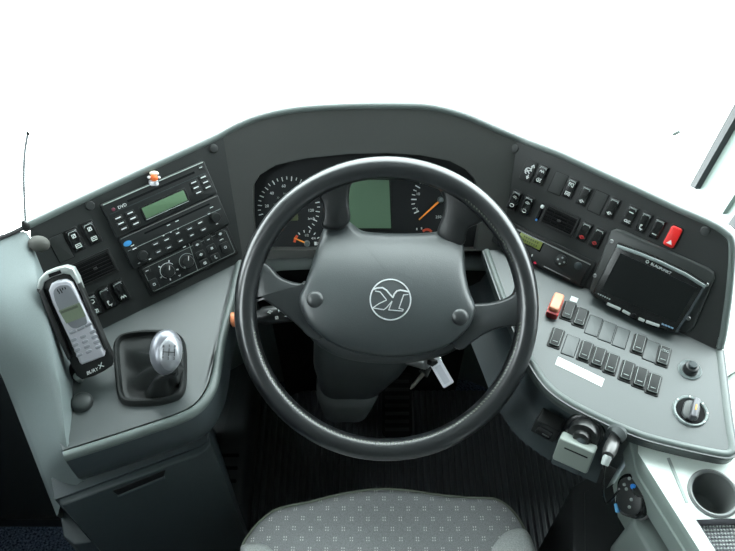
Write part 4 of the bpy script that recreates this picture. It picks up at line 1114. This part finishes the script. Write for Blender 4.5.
# tilted suction mount with its box
MT = frame(SR @ loc(SR, 585, 431), yawR, 62)
t = thing('device_mount', 'grey box device on a round black swivel mount under the right desk', 'device mount', MT)
bm = new(); lathe(bm, [(.030, -.006), (.030, .0), (.0285, .003), (.027, .004)], 36); obj('mount_disc', bm, M_GLOSS, t)
bm = new(); lathe(bm, [(.0235, .003), (.024, .018), (.0225, .022), (.014, .023), (.012, .03)], 32); obj('swivel_ring', bm, mat('swivel_dark_grey', (.012, .013, .013), .3), t)
bc = loc(MT, 574.5, 453, .034)
BX = T(bc) @ RZ(4)
bm = new(); rbox(bm, .055, .041, -.012, .010, .004, .003, M=BX); bx = obj('box', bm, M_MOUNT, t)
bm = new(); rbox(bm, .036, .0022, .0098, .0106, .0008, 0, M=BX @ T((.002, .008, 0))); obj('slot', bm, M_MATT, bx)
bm = new(); rbox(bm, .042, .010, -.014, .002, .003, .002, M=BX @ T((-.006, -.029, 0))); obj('lower_clip', bm, M_SKIRT, bx)
bm = new(); tube(bm, [Vector((0, 0, .02)), bc + Vector((.004, .012, -.008))], [.011, .012], 14); obj('neck', bm, M_SKIRT, t)

# lighter socket plug with cable
pt = SR @ loc(SR, 616, 434)
t = thing('charger_plug', 'chrome and black charger plug with thin cable in the socket under the right desk', 'charger', T(pt))
def cpx(u, v, k): return hit(u, v, SR.to_translation() + SR.col[2].to_3d() * k, SR.col[2].to_3d()) - pt
bm = new(); tube(bm, [cpx(617, 433, .0), cpx(616, 435.5, .008), cpx(615.5, 436, .009)], [.0145, .0145, .011], 20); obj('socket_collar', bm, M_COLUMN, t)
a, b = cpx(615.5, 436, .004), cpx(608, 455.5, .044)
bm = new(); tube(bm, [a, a.lerp(b, .35), a.lerp(b, .4), a.lerp(b, .8), b], [.008, .009, .0098, .0098, .008], 18); obj('plug_body', bm, mat('plug_dark_steel', (.10, .10, .10), .3, metal=.6), t)
b2 = cpx(604.5, 465, .056)
bm = new(); tube(bm, [b, b.lerp(b2, .2), b2], [.005, .0065, .0055], 14); obj('plug_end', bm, mat('pale_grey_plug', (.32, .35, .34), .4), t)
cab = spline([b2, cpx(603.5, 480, .06), cpx(603.5, 495, .055), cpx(606.5, 503, .05), cpx(612, 499, .05), cpx(619, 489, .05)], 6)
bm = new(); tube(bm, cab, .0017, 8); obj('cable', bm, M_GLOSS, t)
# small black square socket
S2 = at(SR, 545.5, 430, -4, .004)
q5a, q5b = hz(533, 368, ZJ), hz(560, 398, ZJ)
t = thing('square_socket', 'small square black switch with a painted grey highlight under the desk left of the device mount', 'switch', S2)
bm = new(); rbox(bm, .040, .044, -.022, .003, .003, .002); obj('housing', bm, M_BLACK, t)
bm = new(); rbox(bm, .026, .026, .0025, .0042, .004, .001, y=-.004); obj('rocker', bm, M_GLOSS, t)
bm = new(); rbox(bm, .012, .0035, .004, .0048, .0015, 0, x=.004, y=-.008); obj('icon', bm, mat('dim_grey_highlight', (.12, .13, .13), .5), t)  # grey highlight painted on the button, not a printed symbol

# ------------------------------------------------------------------ right console with cup holder
ZC = .772
def cz(u, v, z=ZC): return hz(u, v, z)
tl = cz(638, 453); bl = cz(700, 551); dirv = (bl - tl); dirv.z = 0; dirv.normalize()
yawC = math.degrees(math.atan2(-dirv.x, dirv.y)) + 180
CO = T(Vector((tl.x, tl.y, 0))) @ RZ(yawC)     # +y runs forward along the console's near edge
t = thing('side_console', 'pale grey side console with cup holder, pen groove and mesh tray', 'console', CO)
def cl_(u, v, z=ZC): return CO.inverted() @ cz(u, v, z)
# top plate with openings
cc = cl_(713.5, 493.5); cr = (cl_(735.5, 493.5) - cc).length
tray = [Vector((.021, -.116, 0)), Vector((.150, -.160, 0)), Vector((.150, -.290, 0)), Vector((.021, -.290, 0))]
L_ = -.70
outer = [(0, 0), (.0, L_), (.55, L_), (.55, .10), (.02, .03)]
bm = new()
circ = [(cc.x + cr * cos(2 * pi * k / 36), cc.y + cr * sin(2 * pi * k / 36)) for k in range(36)]
tp_ = [(p.x, p.y) for p in tray]
es = []
for L in (outer, circ, tp_):
    vs = [bm.verts.new((x, y, ZC)) for x, y in L]; es += [bm.edges.new((a, b)) for a, b in zip(vs, vs[1:] + vs[:1])]
bmesh.ops.triangle_fill(bm, use_beauty=True, edges=es)
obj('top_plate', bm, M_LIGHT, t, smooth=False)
bm = new()   # side face with step line
ys = [.03, -.02, -.12, -.3, L_]
pr = [(0, ZC), (-.002, ZC - .003), (-.003, ZC - .010), (-.003, ZC - .030), (-.0055, ZC - .032), (-.0055, ZC - .072), (-.002, ZC - .078), (.02, ZC - .085), (.03, 0.012)]
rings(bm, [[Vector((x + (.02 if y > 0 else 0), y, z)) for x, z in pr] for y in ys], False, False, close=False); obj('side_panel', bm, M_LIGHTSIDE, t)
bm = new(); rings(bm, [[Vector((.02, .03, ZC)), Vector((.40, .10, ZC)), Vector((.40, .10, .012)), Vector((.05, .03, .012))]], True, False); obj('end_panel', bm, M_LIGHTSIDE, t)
bm = new(); lathe(bm, [(cr + .005, 0), (cr + .005, .0022), (cr + .002, .0036), (cr - .001, .002), (cr - .002, -.004), (cr - .005, -.055), (cr - .009, -.060), (.002, -.061)], 40, T((cc.x, cc.y, ZC)), False, True); obj('cup_holder', bm, M_CUP, t)
bm = new(); a, b = cl_(668.5, 459), cl_(686.5, 502); stroke(bm, [[(a.x, a.y), (b.x, b.y)]], .0045, ZC - .001, ZC + .0012); obj('pen_groove', bm, mat('groove_grey', (.30, .35, .33), .5), t)
bm = new()
tin = offset(tp_, .004)
rings(bm, [[Vector((x, y, ZC + .001)) for x, y in tp_], [Vector((x, y, ZC - .002)) for x, y in offset(tp_, .002)], [Vector((x, y, ZC - .014)) for x, y in tin]], False, True)
obj('tray', bm, mat('tray_purple_grey', (.16, .155, .175), .5), t)
mt_bm = new()
e_a = Vector(tin[1]) - Vector(tin[0]); e_b = Vector(tin[3]) - Vector(tin[0])
na_, nb_ = 26, 30
for i in range(na_):
    for j in range(nb_):
        pc = Vector(tin[0]) + e_a * ((i + .5 + (.5 if j % 2 else 0)) / (na_ + .5)) * .98 + e_b * ((j + .5) / nb_)
        rbox(mt_bm, .0028, .0024, ZC - .0145, ZC - .0105, .0007, .0004, x=pc.x, y=pc.y, rot=35)
obj('mesh_mat', mt_bm, mat('pale_mesh', (.33, .36, .35), .5), t)
# pocket on its side
bm = new(); pc = cl_(650, 540, .62)
prism(bm, rrect(.034, .15, .016, 5), .52, .68, .006, T((-.008, pc.y - .045, 0))); obj('side_pocket', bm, mat('pocket_grey', (.16, .19, .18), .5), t)

# dark pedestal beside the console
pz = .54
p1 = [hz(u, v, pz) for u, v in ((573, 486), (608, 464), (622, 470), (634, 550), (648, 620), (573, 620))]
c_ = sum(p1, Vector()) / 6
t = thing('pedestal', 'plain black pedestal box on the floor below the hand controller', 'pedestal', T((c_.x, c_.y, 0.012)))
bm = new(); prism(bm, [(p.x - c_.x, p.y - c_.y) for p in p1][::-1], 0, pz - .012, .006); obj('casing', bm, mat('pedestal_black', (.014, .016, .017), .5), t)
bm = new(); prism(bm, offset([(p.x - c_.x, p.y - c_.y) for p in p1][::-1], .02), pz - .013, pz - .009, .001); obj('lid', bm, mat('pedestal_black', (.014, .016, .017), .5), t)

# round hand controller clipped to the console
hcn = hz(632.5, 496, .70)
view = (CAM - hcn).normalized(); hn = (view + Vector((-.75, .0, -.1))).normalized()
hu = (Vector((.35, .8, .3)) - hn * hn.dot(Vector((.35, .8, .3)))).normalized()
HM = mat4(hcn, hu.cross(hn), hu, hn)
t = thing('hand_controller', 'round black hands-free controller with blue centre button on the side console', 'controller', HM)
bm = new(); prism(bm, rrect(.052, .066, .020, 6), -.022, .008, .007); obj('housing', bm, M_GLOSS, t)
def hq_(u, v): return loc(HM, u, v, .008)
bm = new(); prism(bm, rrect(.042, .054, .016, 6), .006, .0092, .001); pn = obj('button_panel', bm, M_BTN, t)
for u, v in ((630, 478.5), (638, 482), (627, 489), (637.5, 494.5), (632, 499.5), (625, 484.5), (634.5, 478), (641, 488), (630, 507)):
    p = hq_(u, v); bm = new(); lathe(bm, [(.0026, .0085), (.0026, .0105), (.0016, .0112)], 12, T((p.x, p.y, 0))); obj('button', bm, M_PALE, pn)
p = hq_(634.2, 486.5); bm = new(); lathe(bm, [(.0042, .0085), (.0042, .0125), (.003, .0138)], 14, T((p.x, p.y, 0))); obj('blue_button', bm, mat('lit_blue', (.03, .25, .75), .4, emit=((.03, .30, 1), .1)), pn)
p = hq_(616.5, 508); bm = new(); rbox(bm, .0055, .014, .004, .0095, .002, .001, x=p.x, y=p.y, rot=20); obj('blue_light', bm, mat('lit_blue_strip', (.10, .32, .52), .4, emit=((.08, .42, 1), .1)), t)
bm = new(); prism(bm, rrect(.056, .070, .021, 6), -.012, -.006, .002); obj('silver_band', bm, M_STEEL, t)
ctr = HM.inverted() @ (CO @ Vector((.0, (CO.inverted() @ hcn).y, ZC - .05)))
bm = new(); tube(bm, [Vector((0, 0, -.015)), ctr], [.014, .014], 14); obj('bracket', bm, M_BLACK, t)

# ------------------------------------------------------------------ pedal
pp_ = hz(397, 405, .14)
t = thing('pedal', 'dark rubber-faced pedal half hidden below the steering column', 'pedal', frame(pp_, 0, 38))
bm = new(); rbox(bm, .075, .16, -.008, .006, .012, .003); obj('pad', bm, M_MATT, t)
bm = new()
for k in range(7): rbox(bm, .060, .008, .005, .009, .002, .001, y=-.06 + k * .02)
obj('tread', bm, mat('worn_rubber', (.009, .0095, .01), .6), t)
bm = new(); tube(bm, [Vector((0, -.06, -.006)), Vector((0, -.085, -.10))], [.012, .014], 10); obj('hinge', bm, M_STEEL, t)

# ------------------------------------------------------------------ driver seat
ZS = .50
s_px = [(239, 551), (241, 541), (247, 531), (259, 517), (274, 506), (290, 501.5), (310, 497.5), (340, 490), (370, 485.5), (388, 485), (410, 486.5), (445, 491.5), (470, 493.5), (494, 494.5), (508, 501), (520, 514), (529, 530), (534, 542), (537, 553)]
so_ = [hz(u, v, ZS) for u, v in s_px]
s0 = Vector((0, -.45, .0))
t = thing('driver_seat', 'driver seat with patterned grey cushion and pale side bolsters', 'seat', T(s0))
sp2 = [p - s0 for p in spline(so_, 3)]
outl = [(p.x, p.y) for p in sp2] + [(.262, -.10), (.250, -.36), (-.250, -.36), (-.262, -.10)]
outl = [(x, y) for x, y in outl]
bm = new(); rs = []
for ins, z in ((.012, .36), (-.001, .40), (-.004, .44), (0, .475), (.006, .49), (.016, .500), (.035, .506), (.06, .508), (.1, .506), (.14, .503)):
    rs.append([Vector((x, y, z)) for x, y in inset2(outl, ins)])
rings(bm, rs); obj('cushion', bm, M_FABRIC, t, sharp=80)
# piping
bm = new(); tube(bm, [Vector((x, y, .484)) for x, y in offset(outl, .0015)][:len(sp2)], .0022, 6); obj('piping', bm, M_STITCH, t)
def bol(px, zz):
    pts = [hz(u, v, ZS) - s0 for u, v in px]; pts = [(p.x, p.y) for p in pts]
    bm = new(); rs = []
    for ins, z in ((.0, .40), (-.002, .47), (0, .492), (.004, .507), (.012, .5155), (.022, .519)): rs.append([Vector((x, y, z)) for x, y in inset2(pts, ins, .004, .05)])
    rings(bm, rs); obj('bolster', bm, M_BOLSTER, t, sharp=80)
def curv(px): return [(p.x, p.y) for p in spline([(*a, 0) for a in px], 3, True)]
bol(curv([(239.5, 551), (243, 544), (252, 542), (264, 543), (274, 549), (282, 565), (290, 640), (255, 640), (246, 590)]), 0)
bol(curv([(489, 553), (492, 544), (500, 534), (511, 528.5), (522, 527.5), (529.5, 533), (535, 545), (539, 570), (541, 640), (500, 640), (492, 590)]), 0)
bm = new(); rbox(bm, .40, .36, .012, .36, .03, .01, y=-.14); obj('base', bm, M_MATT, t)

# ------------------------------------------------------------------ floor mat (ribbed) and the room
MATX0, MATX1 = -.365, .62
t_mat = new(); pitch = .0165; nrib = int((MATX1 - MATX0) / pitch)
sec = []
for k in range(nrib):
    x = MATX0 + k * pitch
    sec += [(x, .008), (x + .003, .012), (x + pitch * .62, .012), (x + pitch * .8, .008)]
rings(t_mat, [[Vector((x, y, z)) for x, z in sec] for y in (-.95, .33)], False, False, close=False)
prism(t_mat, [(MATX0, -.95), (MATX1, -.95), (MATX1, .33), (MATX0, .33)], .0005, .006)
tag(obj('floor_mat', t_mat, mat('black_ribbed_rubber', (.055, .06, .064), .5, spec=.5), smooth=False), 'black ribbed rubber mat in the driver footwell', 'mat')

def box(x0, x1, y0, y1, z0, z1):
    bm = new(); prism(bm, [(x0, y0), (x1, y0), (x1, y1), (x0, y1)], z0, z1); return bm
structure('floor', box(-1.05, 1.3, -2.4, .62, -.04, 0), M_CARPET, smooth=False)
bm = new(); prism(bm, [(-1.05, -2.4), (1.5, -2.4), (1.5, .42), (.3, .62), (-1.05, .82)], 2.25, 2.29); structure('ceiling', bm, M_HEAD, smooth=False)  # unseen; front edge slanted to shade the left desk more than the right
structure('wall_back', box(-1.05, 1.5, -2.44, -2.40, 0, 2.25), M_HEAD, smooth=False)
structure('wall_left', box(-1.09, -1.05, -2.4, .2, 0, .80), M_WALLDK, smooth=False)
structure('wall_left', box(-1.09, -1.05, -2.4, -1.0, .80, 2.25), M_HEAD, smooth=False)
structure('wall_left', box(-1.09, -1.05, -1.0, -.05, .80, 1.35), M_WALLDK, smooth=False)
structure('wall_left', box(-1.09, -1.05, -.45, -.05, 1.35, 2.25), M_WALLDK, smooth=False)  # unseen post, added to cut window light on the left side trim
structure('wall_right', box(1.5, 1.54, -2.4, -.1, 0, 2.25), M_HEAD, smooth=False)  # unseen; run forward to dim side light on the radio panel
structure('wall_front', box(-1.05, -.66, -.035, .0, 0, .78), M_WALLDK, smooth=False)
structure('trim_1', box(-1.06, -.665, -.042, -.034, .0, .05), M_BLACK, smooth=False)
# windscreen: one big curved pane
bm = new(); rs = []
for z, dy in ((-.35, 0), (.4, 0), (1.2, -.08), (1.8, -.26), (2.27, -.50)):
    rs.append([Vector((x, 1.15 - .22 * (x / 1.3) ** 2 + dy, z)) for x in [-1.35 + 2.9 * k / 20 for k in range(21)]])
g = rings(bm, rs, False, False, close=False)
bmesh.ops.solidify(bm, geom=bm.faces[:], thickness=.006)
structure('window_1', bm, M_GLASS)
structure('wall_left', box(-1.09, -1.05, -.05, .62, 1.5, 2.25), M_HEAD, smooth=False)  # unseen upper wall, added to shade the left desk
structure('trim_7', box(-1.09, -.90, .62, .80, 1.38, 2.25), M_HEAD, smooth=False)  # unseen upper pillar stub, added to darken the near-left desk
# door post at the right with its dark rubber seal and pale panel
def onx(u, v, x):
    r = ray(u, v); return CAM + r * ((x - CAM.x) / r.x)
XW = .78
def xprism(px, x, th):
    a = [onx(u, v, x) for u, v in px]; bm = new(); rings(bm, [a, [p + Vector((th, 0, 0)) for p in a]]); return bm
structure('trim_2', xprism([(689, 186), (694, 189), (745, 100), (745, 84)], XW, .02), M_RUBBER, smooth=False)
structure('trim_3', xprism([(695, 189), (745, 103), (760, 190), (728, 226), (712, 205)], XW + .015, .03), mat('pale_mint_panel', (.20, .25, .225), .5), smooth=False)
structure('trim_4', xprism([(717, 209), (722, 214), (752, 168), (752, 158)], XW + .005, .012), mat('grey_mint_trim', (.22, .26, .24), .5), smooth=False)
structure('trim_5', xprism([(728, 224), (735, 231), (752, 205), (752, 190)], XW, .012), M_RUBBER, smooth=False)
# pale trim right of the dashboard
rp_px = [(724, 262), (722, 300), (721, 350), (734, 430), (740, 470), (860, 520), (840, 300), (770, 230)]
bm = new(); a = [hz(u, v, .76) for u, v in rp_px]; rings(bm, [[Vector((p.x, p.y, .60)) for p in a], a]); structure('trim_6', bm, M_LIGHT, smooth=False)
bm = new(); tube(bm, spline([hz(-60, 258, .972), hz(-20, 246, .97), hz(10, 234, .968), hz(25, 227, .966)], 4), .0035, 8); structure('trim_8', bm, M_RUBBER)
# little grey mark on the windscreen
bm = new(); rbox(bm, .017, .007, 0, .004, .003, .001)
gp = CAM + ray(676, 133) * 1.62
tag(obj('windscreen_mark', bm, mat('pale_mark', (.12, .14, .13), .6), M=frame(gp, 5, 60) @ RZ(24)), 'small grey curved mark on the windscreen at right', 'clip')

# ------------------------------------------------------------------ light
wd = bpy.data.worlds.new('daylight'); scn.world = wd; wd.use_nodes = True
nt = wd.node_tree; bg = nt.nodes['Background']
bg.inputs['Color'].default_value = (.88, .99, 1.0, 1); bg.inputs['Strength'].default_value = 11
scn.view_settings.view_transform = 'Standard'
scn.view_settings.look = 'None'
scn.view_settings.exposure = 0
scn.view_settings.gamma = 1
scn.view_settings.use_curve_mapping = False
